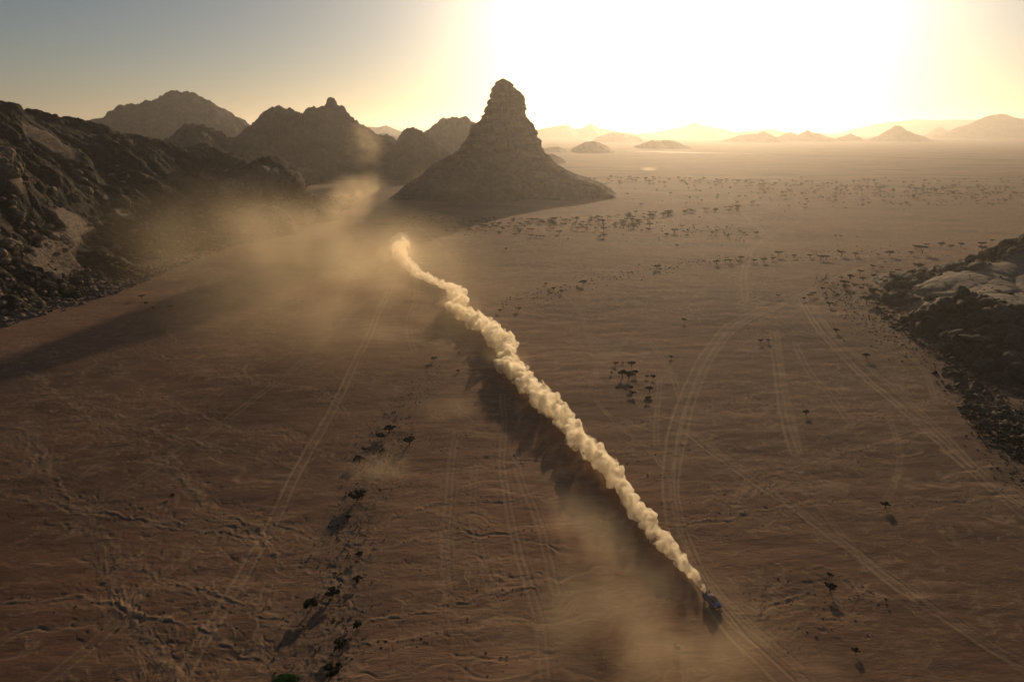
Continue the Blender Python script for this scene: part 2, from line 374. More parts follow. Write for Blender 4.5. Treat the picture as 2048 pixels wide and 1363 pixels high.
def dist_poly(x, y, P, rmax, W=None):
    """distance, signed side, along-length (and interpolated W) to a polyline; only within rmax"""
    d = np.full(x.shape, 1e6, np.float32); side = np.zeros(x.shape, np.float32); w = np.zeros(x.shape, np.float32); al = np.zeros(x.shape, np.float32)
    m0 = (x > P[:,0].min()-rmax) & (x < P[:,0].max()+rmax) & (y > P[:,1].min()-rmax) & (y < P[:,1].max()+rmax)
    idx0 = np.nonzero(m0.ravel())[0]
    xs = x.ravel()[idx0]; ys = y.ravel()[idx0]; df = d.ravel(); sf = side.ravel(); wf = w.ravel(); af = al.ravel(); acc = 0.0
    for i in range(len(P)-1):
        a, b = P[i], P[i+1]; L2 = ((b-a)**2).sum(); L = math.sqrt(L2)
        if L < 1e-6: continue
        m = (xs > min(a[0],b[0])-rmax) & (xs < max(a[0],b[0])+rmax) & (ys > min(a[1],b[1])-rmax) & (ys < max(a[1],b[1])+rmax)
        if not m.any(): acc += L; continue
        xx = xs[m]; yy = ys[m]; ii = idx0[m]
        t = np.clip(((xx-a[0])*(b[0]-a[0])+(yy-a[1])*(b[1]-a[1]))/L2, 0, 1)
        dx = xx-(a[0]+t*(b[0]-a[0])); dy = yy-(a[1]+t*(b[1]-a[1]))
        dd = np.sqrt(dx*dx+dy*dy); q = dd < df[ii]; jj = ii[q]
        df[jj] = dd[q]; sf[jj] = np.sign((b[0]-a[0])*dy-(b[1]-a[1])*dx)[q]; af[jj] = acc+t[q]*L
        if W is not None: wf[jj] = (W[i]+(W[i+1]-W[i])*t)[q]
        acc += L
    return df.reshape(x.shape), sf.reshape(x.shape), af.reshape(x.shape), wf.reshape(x.shape)

def ground_fields(x, y):
    r = np.hypot(x, y)
    near = sstep(1500, 500, r)
    h = fbm2(x*.004, y*.006, 3, 5)*.9*sstep(30000, 2500, r)
    tilt = .12
    xr = x*math.cos(tilt)+y*math.sin(tilt); yr = -x*math.sin(tilt)+y*math.cos(tilt)
    wx = fbm2(x*.02, y*.02, 5, 31, .6)*9; wy = fbm2(x*.02+40, y*.02, 5, 47, .6)*9
    h += near*(fbm2(xr*.05, yr*.12, 4, 9)*.16 + fbm2(xr*.25, yr*.9, 3, 19)*.022)
    gul = np.zeros(x.shape, np.float32)
    for (sx, sy, wd, dep, sd, msc) in ((.012,.045,.045,.10,61,.012), (.03,.085,.035,.07,77,.02), (.05,.2,.045,.04,91,.03), (.09,.33,.05,.022,97,.04)):
        n = np.abs(perlin2((xr+wx)*sx, (yr+wy)*sy, sd) + .35*perlin2((xr+wx)*sx*2.3, (yr+wy)*sy*2.3, sd+3))
        mask = sstep(-.10, .30, fbm2(x*msc, y*msc, 2, sd+9))
        mask = mask*near*np.clip(.75+.8*perlin2(x*.25, y*.25, sd+21), 0, 1.5)
        prof = np.exp(-(n/wd)**2)
        h -= dep*prof*mask
        h += dep*.30*np.exp(-((n-wd*2.3)/wd)**2)*mask
        gul = np.maximum(gul, .7*np.exp(-((n-wd*1.4)/wd)**2)*mask)
    # surveyed gullies
    jitter = fbm2(x*.16, y*.16, 3, 201)*1.1 + fbm2(x*.6, y*.6, 2, 207)*.35
    rough = fbm2(x*.45, y*.45, 3, 203)
    for pts, dep, wid in GULLIES:
        P = smooth_poly(poly_world(pts)); d, sd_, al, _ = dist_poly(x, y, P, 14)
        if not (d < 14).any(): continue
        sdist = d*sd_+jitter*1.3
        wid = np.maximum(wid*.42, .22+r*.0013)
        k = np.where(d < 14, 1.0, 0.0); amp = np.clip(.8+.3*np.sin(al*.05)+.6*rough, .3, 1.5)*k
        prof = np.exp(-(sdist/wid)**2)
        h -= dep*.065*prof*amp
        h += dep*.07*np.exp(-((sdist-wid*2.2)/(wid*1.1))**2)*amp*(1+.8*rough)
        h += dep*.035*np.exp(-((sdist+wid*2.4)/(wid*1.3))**2)*amp
        for off in (2.2, 5.0, -6.5):        # braids alongside
            s2 = sdist-off+1.6*jitter; h -= dep*.10*np.exp(-(s2/(wid*.7))**2)*amp*np.clip(rough+.6, 0, 1)
        gul = np.maximum(gul, np.clip(.7*np.exp(-((sdist-wid*2.0)/(wid*1.2))**2)*amp, 0, .8))
    # bundles of fine braided threads that follow each channel
    for pts, dep, wid in GULLIES + [([(a, b) for a, b, c in WADIS[5][0]], 1.0, 2.4)]:
        P = smooth_poly(poly_world(pts)); d, sd_, al, _ = dist_poly(x, y, P, 26)
        k = d < 26
        if not k.any(): continue
        dd = (d*sd_)[k]; a_ = al[k]; xx = x[k]; yy = y[k]; rr = r[k]
        W = (1.3+2.2*wid*dep)*(.75+.5*np.sin(a_*.035+wid*9))+.004*rr
        lat = dd + 2.2*perlin2(xx*.07, yy*.07, 501) + .5*perlin2(xx*.3, yy*.3, 503)
        th = 1-np.abs(perlin2(a_*.06, lat*.62+a_*.02, 505))*3.6; th2 = 1-np.abs(perlin2(a_*.12, lat*1.5, 507))*3.2; brk = np.clip(.6+1.3*perlin2(xx*.09, yy*.09, 509), .05, 1)
        env = np.exp(-(dd/W)**2)*brk
        fine_ = sstep(520, 160, rr)
        up_ = np.clip(th, 0, 1)**2*.065 + np.clip(th2, 0, 1)**2*.045*fine_
        h[k] += env*(up_-.03); gul[k] = np.maximum(gul[k], env*np.clip(th*.8+th2*.3*fine_, 0, 1)*.75)
    wad = np.zeros(x.shape, np.float32)
    for pts, st in WADIS:
        P = poly_world(pts)
        zc = np.array([gp(p[0], p[1])[1]*CP+CAM_H*SP for p in pts]); Wm = np.array([p[2] for p in pts])*zc/FPX
        d, _, _, w = dist_poly(x, y, P, Wm.max()*1.6, Wm)
        e = sstep(1.25, .55, (d+fbm2(x*.06, y*.06, 3, 301)*Wm.mean()*.5)/np.maximum(w, .1))*(d < 1e5)
        streak = sstep(-.25, .35, fbm2((x*.97-y*.25)*.22, (y*.97+x*.25)*.05, 3, 303)) if st > .9 else sstep(-.2, .4, fbm2(x*.12, y*.12, 3, 305))
        wad = np.maximum(wad, e*st*(.45+.55*streak))
    h += wad*(fbm2(x*.35, y*.2, 3, 311)*.14+fbm2(x*1.1, y*1.1, 2, 313)*.07-.10)*sstep(900, 400, r)
    tr = np.zeros(x.shape, np.float32)
    patch = np.clip(.75+.5*fbm2(x*.05, y*.05, 3, 401), .2, 1)
    for pts, hg, st in TRACKS:
        P = smooth_poly(poly_world(pts)); d, sd_, al, _ = dist_poly(x, y, P, 6)
        if not (d < 6).any(): continue
        lat = d*sd_ + .5*perlin2(al*.02, al*0+hg*7, 411) + .12*perlin2(al*.15, al*0+3, 413)
        rw = .24+.0009*r; rut = np.maximum(np.exp(-((lat-hg)/rw)**4), np.exp(-((lat+hg)/rw)**4))
        haze = np.exp(-(lat/(hg+.7))**4)*.16
        tr = np.maximum(tr, (np.maximum(rut*.85, haze)*st*patch)*(d < 6))
        h -= .055*rut*st*patch*(d < 6); h += .04*np.exp(-((np.abs(lat)-hg-.75)/.35)**2)*st*(d < 6)
    return h, tr, gul, wad
GRID = {}
def gh_arr(x, y):                           # height of the built ground sheet
    x = np.asarray(x, float); y = np.asarray(y, float); r = np.hypot(x, y); a = np.arctan2(x, y)
    i = np.interp(-r, -GRID['r'], np.arange(len(GRID['r']))); j = np.interp(a, GRID['az'], np.arange(len(GRID['az'])))
    i0 = np.clip(np.floor(i).astype(int), 0, len(GRID['r'])-2); j0 = np.clip(np.floor(j).astype(int), 0, len(GRID['az'])-2); fi = i-i0; fj = j-j0; h = GRID['h']
    return (h[i0,j0]*(1-fj)+h[i0,j0+1]*fj)*(1-fi) + (h[i0+1,j0]*(1-fj)+h[i0+1,j0+1]*fj)*fi
def gh(x, y): return float(gh_arr([x], [y])[0])

def build_ground():
    ang = np.radians(np.concatenate([np.linspace(.16, .9, 20, endpoint=False), np.linspace(.9, 46, 600), np.array([52, 60, 72])]))
    r = CAM_H/np.tan(ang)
    az = np.radians(np.concatenate([np.linspace(-180, -46, 28, endpoint=False), np.linspace(-46, 46, 1120), np.linspace(46, 180, 29)[1:-1]]))
    R, A = np.meshgrid(r, az, indexing='ij')
    x = R*np.sin(A); y = R*np.cos(A)
    h, tr, gul, wad = ground_fields(x, y); GRID.update(r=r, az=az, h=h)
    v = np.stack([x, y, h], -1).reshape(-1, 3); f = grid_faces(len(r), len(az), True)
    v = np.vstack([v, [[0, 0, 0]]]); last = (len(r)-1)*len(az); n = len(az)
    me = mesh_np('ground', v, f)
    add_attr(me, 'track', np.append(tr.ravel(), 0)); add_attr(me, 'gully', np.append(gul.ravel(), 0)); add_attr(me, 'wadi', np.append(wad.ravel(), 0))
    bm = bmesh.new(); bm.from_mesh(me); bm.verts.ensure_lookup_table()
    c = bm.verts[len(v)-1]
    for j in range(n): bm.faces.new((bm.verts[last+j], bm.verts[last+(j+1) % n], c))
    bm.to_mesh(me); bm.free()
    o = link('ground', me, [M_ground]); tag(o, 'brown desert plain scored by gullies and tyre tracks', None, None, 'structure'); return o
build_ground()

# ------------------------------------------------------------------ rock displacement
def rock_disp(P, scales, seed, squash=1.0, tilt=None):
    x, y, z = P[...,0].ravel(), P[...,1].ravel(), P[...,2].ravel()*squash
    if tilt is not None:                      # shear so that joints lie along dipping slabs
        z = z + tilt[0]*x + tilt[1]*y
    wx = fbm3(x*.03, y*.03, z*.03, 2, seed+5)*4
    d = np.zeros(x.shape, np.float32)
    for (s, a) in scales:
        f1, f2 = worley3((x+wx)/s, (y-wx)/s, z/s, seed+int(s))
        dome = 1-np.clip(f1, 0, 1)**2
        crack = sstep(.0, .12, f2-f1)
        d += a*(dome*.8+crack*.45-.6)
    d += fbm3(x*.12, y*.12, z*.12, 4, seed+2)*scales[-1][1]*.8
    return d.reshape(P.shape[:2])

# ------------------------------------------------------------------ the butte
BY = 1040.0
LEFTP = [(994,161),(990,165),(987,173),(982,186),(980,193),(982,197),(975,201),(974,206),(977,210),(972,217),(969,223),(972,227),(967,233),(968,240),(957,247),(950,250),(944,262),(940,275),(932,289),(920,301),(893,316),(866,336),(839,356),(809,377),(765,404)]
RIGHTP = [(1018,160),(1022,165),(1028,170),(1026,173),(1031,179),(1042,183),(1049,191),(1050,205),(1050,212),(1053,218),(1051,226),(1060,245),(1064,252),(1072,265),(1074,272),(1081,282),(1080,289),(1089,304),(1106,323),(1129,338),(1156,350),(1172,354),(1198,364),(1208,371)]
L3 = np.array([dp(px, py, BY) for px, py in LEFTP]); R3 = np.array([dp(px, py, BY) for px, py in RIGHTP])
def build_butte():
    ztop = dp(1007, 157, BY)[2]
    o = link('rock_butte', None); o.location = (-12, BY, 0)
    tag(o, 'tall tapering sandstone rock tower standing alone in the plain, throwing a long shadow', 'rock formation')
    zs = np.concatenate([np.linspace(-4, 40, 90, endpoint=False), np.linspace(40, ztop, 270)])
    th = np.concatenate([np.linspace(-.25, np.pi+.25, 800, endpoint=False), np.linspace(np.pi+.25, 2*np.pi-.25, 130, endpoint=False)]); nth = len(th)
    xl = np.interp(zs, L3[::-1,2], L3[::-1,0], left=None); xr = np.interp(zs, R3[::-1,2], R3[::-1,0])
    # widen below the lowest profile point
    zl0 = L3[-1,2]; zr0 = R3[-1,2]
    xl = np.where(zs < zl0, L3[-1,0]-(zl0-zs)*1.6, xl); xr = np.where(zs < zr0, R3[-1,0]+(zr0-zs)*1.6, xr)
    cx = (xl+xr)/2; hw = (xr-xl)/2
    cx = np.where(zs > 40, cx, cx); 
    Z, T = np.meshgrid(zs, th, indexing='ij')
    HW = hw[:, None]; CX = cx[:, None]
    depth_ratio = np.interp(zs, [0, 30, 70, ztop], [.88, .85, .8, .8])[:, None]
    cap = np.sqrt(np.clip((ztop-Z)/4.0, 0, 1))
    HWc = HW*cap + .2
    c, s = np.cos(T), np.sin(T)
    sup = 1.0/(np.abs(c)**2.4+np.abs(s)**2.4)**(1/2.4)
    # front buttress: rounded rib left of centre, recess to the right
    an = 1.1*value3(Z*.02, Z*0, Z*0, 77)
    mod = 1+.10*np.sin(T*3+.6+an)+.08*np.sin(T*7+1.9+2*an)+.05*np.sin(T*13+an*3)
    side = np.abs(c)**6
    mod = mod*(1-side)+side
    x = CX + HWc*c*sup*mod; y = -HWc*depth_ratio*s*sup*mod
    P = np.stack([x, y+0*x, Z+0*x], -1)
    # rounded column running down the right front (as the photo shows)
    tower = sstep(45, 75, P[...,2]); skirt = 1-tower
    X, Y, ZZ = P[...,0].ravel(), P[...,1].ravel(), P[...,2].ravel()
    wv = fbm3(X*.02, Y*.02, ZZ*.03, 3, 7)
    bed = ZZ + 5*wv + X*.03
    # ledges of uneven thickness
    lay = 0
    for (pz, a, sd) in ((23.0, 2.4, 4), (11.0, 1.6, 1), (4.3, .6, 2), (1.9, .3, 3)):
        q = bed/pz + .9*value3(X*.03, Y*.03, ZZ*.0+sd, sd); fr = q-np.floor(q)
        amp = .4+.9*_u(_h(np.floor(q).astype(np.int64), np.zeros(1, np.int64), np.zeros(1, np.int64), sd))
        lay = lay + a*amp*(sstep(0, .22, fr)*sstep(1.0, .80, fr)-.6)
    f1, f2 = worley3(X/15+.35*wv, Y/15, ZZ/55, 41)
    col = sstep(0, .06, f2-f1)*5.0+(1-f1)*6.5-8.2
    f1b, f2b = worley3(X/7, Y/7, ZZ/11, 43)
    blk = sstep(0, .12, f2b-f1b)*1.7+(1-f1b)*1.5-2.0
    n = fbm3(X*.08, Y*.08, ZZ*.10, 5, 11)*1.5
    lay, col, blk, n = [q.reshape(Z.shape) for q in (lay, col, blk, n)]
    f1c, f2c = worley3(X/4.2, Y/4.2, ZZ/4.2, 45); rub = ((1-f1c)*2.6-1.2+sstep(0,.15,f2c-f1c)*.8).reshape(Z.shape)
    up = sstep(24, 62, P[...,2]+26*wv.reshape(Z.shape))
    frontness = np.clip(s, 0, 1)
    up2 = np.clip(up+.75*np.exp(-((T-1.75)/.75)**2)*sstep(10, 30, P[...,2]), 0, 1)   # cliff reaches lower in the middle of the front
    D = up2*(lay*1.5+col*1.3+blk*1.2+n*.9) + (1-up2)*(rub*1.0+n*1.5+fbm3(X*.03, Y*.03, ZZ*.03, 3, 19).reshape(Z.shape)*4.0*sstep(0, 15, P[...,2]))
    D = D*np.clip((ztop-P[...,2])/12, .25, 1)*np.where(P[...,2] < 3, .5, 1)
    lim = 1-.45*side; D = D-2.4*up2*np.clip((P[...,2]-60)/60, 0, 1)
    nrm = np.stack([c, -s, 0*c], -1)
    P = P + nrm*(D*lim)[..., None]
    z0 = np.argmin(np.abs(zs-34))
    def part(name, a, b, mat, close):
        Q = P[a:b]; me = mesh_np(name, Q.reshape(-1, 3) + np.array([12., 0, 0]), grid_faces(b-a, nth, True)[:, ::-1])
        if close:
            bm = bmesh.new(); bm.from_mesh(me); bm.verts.ensure_lookup_table(); k = (b-a-1)*nth
            top = bm.verts.new(Vector(Q[-1].mean(0)+np.array([12., 0, .3]))); bm.verts.ensure_lookup_table()
            for j in range(nth): bm.faces.new((bm.verts[k+j], top, bm.verts[k+(j+1) % nth]))
            bm.to_mesh(me); bm.free()
        return link(name, me, [mat], o)
    part('rock_tower', z0, len(zs), M_butte, True)
    part('scree_slope', 0, z0+1, M_butte, False)
    return o
build_butte()

# ------------------------------------------------------------------ hills from ridge profiles
def ridge(name, label, prof, y0, width, mat=M_far, base_z=0.0, n=(220, 60), rough=.06, seed=1, front=1.0, power=1.25, worl=None, kind='structure'):
    pts = np.array([dp(px, py, y0) for px, py in prof]); zmax = pts[:,2].max()
    x0, x1 = pts[0,0], pts[-1,0]; pad = (x1-x0)*.03
    u = np.linspace(x0-pad, x1+pad, n[0]); v = np.linspace(-1, 1, n[1])
    hz = np.interp(u, pts[:,0], pts[:,2])
    edge = sstep(0, 1, np.minimum((u-(x0-pad))/(pad+1e-6), ((x1+pad)-u)/(pad+1e-6)))
    hz = base_z + (hz-base_z)*edge
    if worl:
        q = zmax-base_z; hz = hz+(fbm2(u/(q*.16), u*0+seed, 4, seed+5)*.030+np.abs(fbm2(u/(q*.07), u*0+seed, 3, seed+6))*.022-.01)*q*edge
    U, V = np.meshgrid(u, v, indexing='ij'); H = hz[:, None]
    wob = fbm2(U/width*1.2, np.full_like(U, seed*3.3), 2, seed)*.25
    spur = fbm2(U/width*3.0, V*.8+seed, 4, seed+3)
    av = np.abs(V)
    shape = np.clip(1-av, 0, 1)**power
    foot = width*(.45+.55*np.clip((H-base_z)/(zmax-base_z+1e-6), 0, 1))
    X = U; Y = y0 + V*np.where(V < 0, front, 1.0)*foot + wob*0
    Z = base_z + (H-base_z)*shape*(1+.45*spur*np.clip(av*3, 0, 1)*(1-av)) - 3*(av > .999) - 2.0*(shape < .01)
    hh = zmax-base_z
    Z += fbm2(X/(hh*.5), Y/(hh*.5), 5, seed+9)*hh*rough*np.clip(shape*4, 0, 1)*np.clip(.25+av*4, 0, 1)
    P = np.stack([X, Y, Z], -1)
    if worl:
        nr = grid_normals(P); nr *= np.sign(nr[...,2:3]); cw = np.clip(1-av*4, 0, 1)[..., None]; nr = nr*(1-cw)+np.array([0, 0, 1.])*cw
        D = rock_disp(P, worl+[(worl[-1][0]*.45, worl[-1][1]*.45)], seed)*np.clip((P[...,2]-base_z)/8, 0, 1)*(1-.45*cw[..., 0])
        P = P + nr*D[..., None]
    P[...,2] += (np.abs(fbm2(X/(hh*.10), Y/(hh*.10), 4, seed+15))*hh*.045*np.clip(shape*3, 0, 1) - hh*.01*(shape > .1)) if False else 0
    cx, cy_ = (x0+x1)/2, y0
    me = mesh_np(name, P.reshape(-1, 3)-np.array([cx, cy_, 0]), grid_faces(*n))
    o = link(name, me, [mat], None, (cx, cy_, 0)); tag(o, label, None, None, kind); return o

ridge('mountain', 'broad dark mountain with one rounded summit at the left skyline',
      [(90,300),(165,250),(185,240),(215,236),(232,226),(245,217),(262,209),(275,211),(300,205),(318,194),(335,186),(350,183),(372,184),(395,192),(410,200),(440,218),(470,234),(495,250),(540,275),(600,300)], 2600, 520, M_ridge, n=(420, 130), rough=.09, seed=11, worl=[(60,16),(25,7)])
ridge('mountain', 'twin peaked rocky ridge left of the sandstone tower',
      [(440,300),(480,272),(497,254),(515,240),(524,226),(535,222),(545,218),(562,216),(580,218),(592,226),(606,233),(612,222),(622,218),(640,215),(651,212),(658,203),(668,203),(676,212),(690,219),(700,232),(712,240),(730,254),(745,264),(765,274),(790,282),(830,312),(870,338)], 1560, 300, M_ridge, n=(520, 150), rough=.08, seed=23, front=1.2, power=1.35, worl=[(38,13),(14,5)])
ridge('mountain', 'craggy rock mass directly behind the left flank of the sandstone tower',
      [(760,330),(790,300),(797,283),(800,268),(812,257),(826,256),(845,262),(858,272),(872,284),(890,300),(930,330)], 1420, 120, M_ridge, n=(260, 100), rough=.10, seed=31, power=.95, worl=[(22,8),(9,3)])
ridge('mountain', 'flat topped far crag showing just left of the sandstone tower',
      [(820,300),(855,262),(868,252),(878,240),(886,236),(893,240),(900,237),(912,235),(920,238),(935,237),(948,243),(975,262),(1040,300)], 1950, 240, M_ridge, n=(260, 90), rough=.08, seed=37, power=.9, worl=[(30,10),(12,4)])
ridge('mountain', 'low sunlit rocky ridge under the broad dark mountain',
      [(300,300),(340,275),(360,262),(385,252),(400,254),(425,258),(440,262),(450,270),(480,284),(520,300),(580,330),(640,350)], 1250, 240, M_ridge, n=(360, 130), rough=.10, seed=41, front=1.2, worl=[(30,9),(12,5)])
for i, (lab, prof, y0, w) in enumerate([
    ('faint pale range low behind the twin peaked ridge', [(690,268),(735,252),(755,254),(772,250),(800,262),(860,268)], 7000, 900),
    ('small grey hill low between twin peaks and crag', [(730,275),(752,268),(768,264),(790,272),(810,278)], 4200, 350),
    ('pale washed out range right of the sandstone tower in the glare', [(1040,268),(1080,258),(1100,254),(1135,249),(1150,258),(1165,256),(1180,246),(1200,256),(1240,264),(1290,270)], 8200, 1100),
    ('very faint wide peak washed out under the sun glare', [(1240,272),(1300,266),(1340,258),(1375,250),(1387,244),(1400,250),(1440,256),(1470,264),(1500,262),(1540,257),(1565,264),(1620,272)], 9200, 1300),
    ('low pale mound right of the tower at the foot of the glare', [(1195,274),(1215,267),(1228,264),(1245,266),(1275,272)], 5600, 500),
    ('dark smooth cone shaped mound nearest right of the tower', [(1146,296),(1160,289),(1172,283),(1186,281),(1200,285),(1212,291),(1220,296)], 3000, 230),
    ('low dark flat mound with two soft humps in mid plain', [(1276,290),(1290,284),(1305,280),(1318,281),(1332,279),(1346,281),(1360,287),(1370,290)], 3600, 260),
    ('tiny low rise beside the right flank of the tower', [(1085,298),(1100,294),(1118,293),(1130,298)], 3000, 150),
    ('small rocky knoll peeking from behind the tower base', [(1080,320),(1092,308),(1104,306),(1116,312),(1130,320)], 2000, 90),
    ('serrated brown hill with sharp tip in far plain', [(1455,278),(1480,270),(1500,267),(1515,267),(1527,261),(1535,266),(1550,276)], 5400, 420),
    ('small brown hill left of a larger double one', [(1555,275),(1568,268),(1580,263),(1592,269),(1602,275)], 5800, 300),
    ('brown hill with long right shoulder in far plain', [(1588,275),(1600,268),(1608,263),(1615,259),(1624,264),(1640,267),(1658,275)], 5700, 380),
    ('tiny pointed hill alone on the plain', [(1678,275),(1692,270),(1701,266),(1708,270),(1720,274)], 5900, 200),
    ('dark pointed conical hill standing alone on the right horizon', [(1755,273),(1772,266),(1782,259),(1790,251),(1797,250),(1806,256),(1815,262),(1828,268),(1845,272)], 5800, 380),
    ('tiny blue hill left of the large right hill', [(1864,262),(1872,258),(1880,254),(1890,259),(1900,262)], 8800, 300),
    ('large rounded bluish hill at the right edge of horizon', [(1900,262),(1925,252),(1945,247),(1960,238),(1975,232),(1992,228),(2008,227),(2022,233),(2035,240),(2055,248),(2090,258),(2140,266)], 7600, 900),
    ('long flat faint range behind the right horizon', [(1700,262),(1760,246),(1815,240),(1830,238),(1850,240),(1900,239),(1980,238),(2048,236),(2200,250)], 12500, 1500),
  ]):
    ridge('hill', lab, prof, y0, w, M_far, n=(150, 44), rough=.07, seed=60+i*7, power=1.1)

# ------------------------------------------------------------------ near rocky slopes (height from control points)
def rbf(cp, X, Y, eps):
    cp = np.array(cp, float); A = cp[:, :2]
    def phi(d): return np.sqrt(d*d+eps*eps)
    D = phi(np.linalg.norm(A[:, None]-A[None], axis=-1)); n = len(A)
    Pm = np.hstack([np.ones((n, 1)), A]); M = np.zeros((n+3, n+3)); M[:n,:n] = D; M[:n,n:] = Pm; M[n:,:n] = Pm.T
    w = np.linalg.solve(M, np.append(cp[:, 2], [0, 0, 0]))
    out = w[n]+w[n+1]*X+w[n+2]*Y
    for i in range(n): out = out + w[i]*phi(np.hypot(X-A[i,0], Y-A[i,1]))
    return out
LCP = []
LFOOT = [gp(px, py) for px, py in [(-330,760),(-200,690),(-60,650),(0,640),(80,618),(150,602),(230,575),(300,545),(360,520),(420,500),(480,484),(540,474),(600,452),(650,430),(690,412),(700,396)]]
for i, p in enumerate(LFOOT):
    LCP.append((p[0], p[1], -1.0)); LCP.append((p[0]+45, p[1]-6, -16.0))
LCP += [(-150, 900, -18), (-100, 1000, -20), (-330, 960, -6), (-240, 1040, -14)]
def lc(px, py, y): p = dp(px, py, y); LCP.append((p[0], p[1], p[2]))
for px, py, y in [(0,216,600),(60,232,620),(100,246,640),(150,252,660),(200,262,690),(260,275,720),(330,292,750),(-120,190,600),(-300,160,600),
                  (400,288,760),(430,296,770),(455,322,780),(30,300,520),(0,330,440),(100,330,560),(200,340,600),(300,350,640),(380,360,670),
                  (0,400,420),(60,440,430),(130,420,480),(160,500,440),(220,440,520),(300,440,560),(100,540,400),(230,520,470),(0,480,385),(-120,420,380),(-250,400,370),(-150,560,340),(0,570,352),(50,585,362),
                  (350,450,580),(420,440,620),(440,385,690),(480,340,700),(520,316,700),(560,318,700),(585,340,705),(610,372,712),(630,395,720),(540,380,660),(560,420,640),(500,430,630),(640,415,735)]:
    lc(px, py, y)
for x, y, z in [(-520,820,60),(-620,700,95),(-460,900,45),(-700,860,60),(-420,1000,10),(-800,650,110),(-600,1050,15)]: LCP.append((x, y, z))
for p in ((-420,250,30),(-520,330,60),(-340,230,-2),(-480,200,10)): LCP.append(p)
def left_height(X, Y): return rbf(LCP, X, Y, 14)
def facet_boulder(seed, sub=2):
    rnd = random.Random(seed)
    bm = bmesh.new(); bmesh.ops.create_icosphere(bm, subdivisions=sub, radius=1)
    planes = [(Vector((rnd.gauss(0,1), rnd.gauss(0,1), rnd.gauss(0,1))).normalized(), rnd.uniform(.55,.9)) for _ in range(9)]
    sc = Vector((rnd.uniform(.9,1.5), rnd.uniform(.7,1.1), rnd.uniform(.5,.85)))
    for v in bm.verts:
        p = v.co.copy()
        for n, d in planes:
            k = p.dot(n)
            if k > d: p -= n*(k-d)*.9
        p *= 1+.06*rnd.uniform(-1, 1)
        v.co = Vector((p.x*sc.x, p.y*sc.y, p.z*sc.z))
    me = bpy.data.meshes.new('boulder'); bm.to_mesh(me); bm.free(); return me
BOULD = [facet_boulder(100+i) for i in range(10)]
for me in BOULD: me.materials.append(M_rock)
BOULD_D = [facet_boulder(200+i) for i in range(8)]
for me in BOULD_D: me.materials.append(M_dark)
LOWB = [facet_boulder(300+i, 1) for i in range(8)]
def mesh_arrays(me):
    v = np.empty(len(me.vertices)*3, np.float32); me.vertices.foreach_get('co', v); v = v.reshape(-1, 3)
    f = np.empty(len(me.loops), np.int32); me.loops.foreach_get('vertex_index', f); return v, f.reshape(-1, 3)
def scatter_mesh(name, protos, items, mats, smooth=False):
    """one joined mesh of many small pieces; items: (x, y, z, size, rot)"""
    V, F, off = [], [], 0; pr = [mesh_arrays(m) for m in protos]
    for k, (x, y, z, s, a) in enumerate(items):
        v, f = pr[k % len(pr)]; c, sn = math.cos(a), math.sin(a)
        w = v*s; q = np.stack([w[:,0]*c-w[:,1]*sn+x, w[:,0]*sn+w[:,1]*c+y, w[:,2]+z], -1)
        V.append(q); F.append(f+off); off += len(v)
    me = mesh_np(name, np.vstack(V), np.vstack(F), smooth)
    return link(name, me, mats)

def near_slope(name, label, az0, az1, r0, r1, na, nr_, hf, mat, scales, seed, tilt, foot_fade=6, slab=None, lift=0.0, stretch=(1., 1., 1.)):
    az = np.radians(np.linspace(az0, az1, na)); rr = np.exp(np.linspace(math.log(r0), math.log(r1), nr_))
    A, Rr = np.meshgrid(az, rr, indexing='ij'); X = Rr*np.sin(A); Y = Rr*np.cos(A); Z = hf(X, Y)
    keep = Z > -9
    Z = np.maximum(Z, -9)
    P = np.stack([X, Y, Z], -1)
    nr = grid_normals(P); nr *= np.sign(nr[...,2:3])
    D = rock_disp(P*np.array(stretch), scales, seed, 1.0, tilt)*(.35+.65*sstep(-.45, .25, fbm2(X*.018, Y*.018, 3, seed+90)))+lift
    if slab is not None:
        w = slab(X, Y); D = D*(1-w) + w*(rock_disp(P*np.array([.6, .35, 1]), [(19, 2.2), (7, .9), (2.5, .3)], seed+50, 1, tilt)*.8+1.2)
    else: w = np.zeros_like(X)
    D = D*np.clip((Z+2)/foot_fade, .15, 1)
    P = P + nr*D[..., None]
    f = grid_faces(na, nr_)[:, ::-1]; kv = keep.ravel(); f = f[kv[f].any(1)]
    used = np.unique(f); remap = np.zeros(len(kv), np.int64); remap[used] = np.arange(len(used))
    me = mesh_np(name, P.reshape(-1, 3)[used], remap[f]); add_attr(me, 'slab', w.ravel()[used])
    o = link(name, me, [mat]); tag(o, label, None, None, 'structure')
    return o, az, rr, P
def surf_z(G, x, y):
    _, az, rr, P = G; a = math.atan2(x, y); r = math.hypot(x, y)
    i = int(round((a-az[0])/(az[1]-az[0]))); j = int(round(math.log(r/rr[0])/math.log(rr[1]/rr[0])))
    if 0 <= i < len(az) and 0 <= j < len(rr): return float(P[i, j, 2])
    return None
def slabw_left(X, Y):
    w = np.zeros(X.shape)
    for px, py, y, a, b, th in ((95,465,405,12,24,-.25),(140,415,470,8,24,-.2),(110,450,430,7,30,-.2),(10,330,440,8,10,0),(240,400,540,8,12,-.3),(110,350,590,22,14,0)):
        c = dp(px, py, y); dx, dy = X-c[0], Y-c[1]; u = dx*math.cos(th)-dy*math.sin(th); v = dx*math.sin(th)+dy*math.cos(th)
        w = np.maximum(w, sstep(1.15, .8, np.hypot(u/a, v/b)+.25*fbm2(X*.08, Y*.08, 2, 3)))
    return w
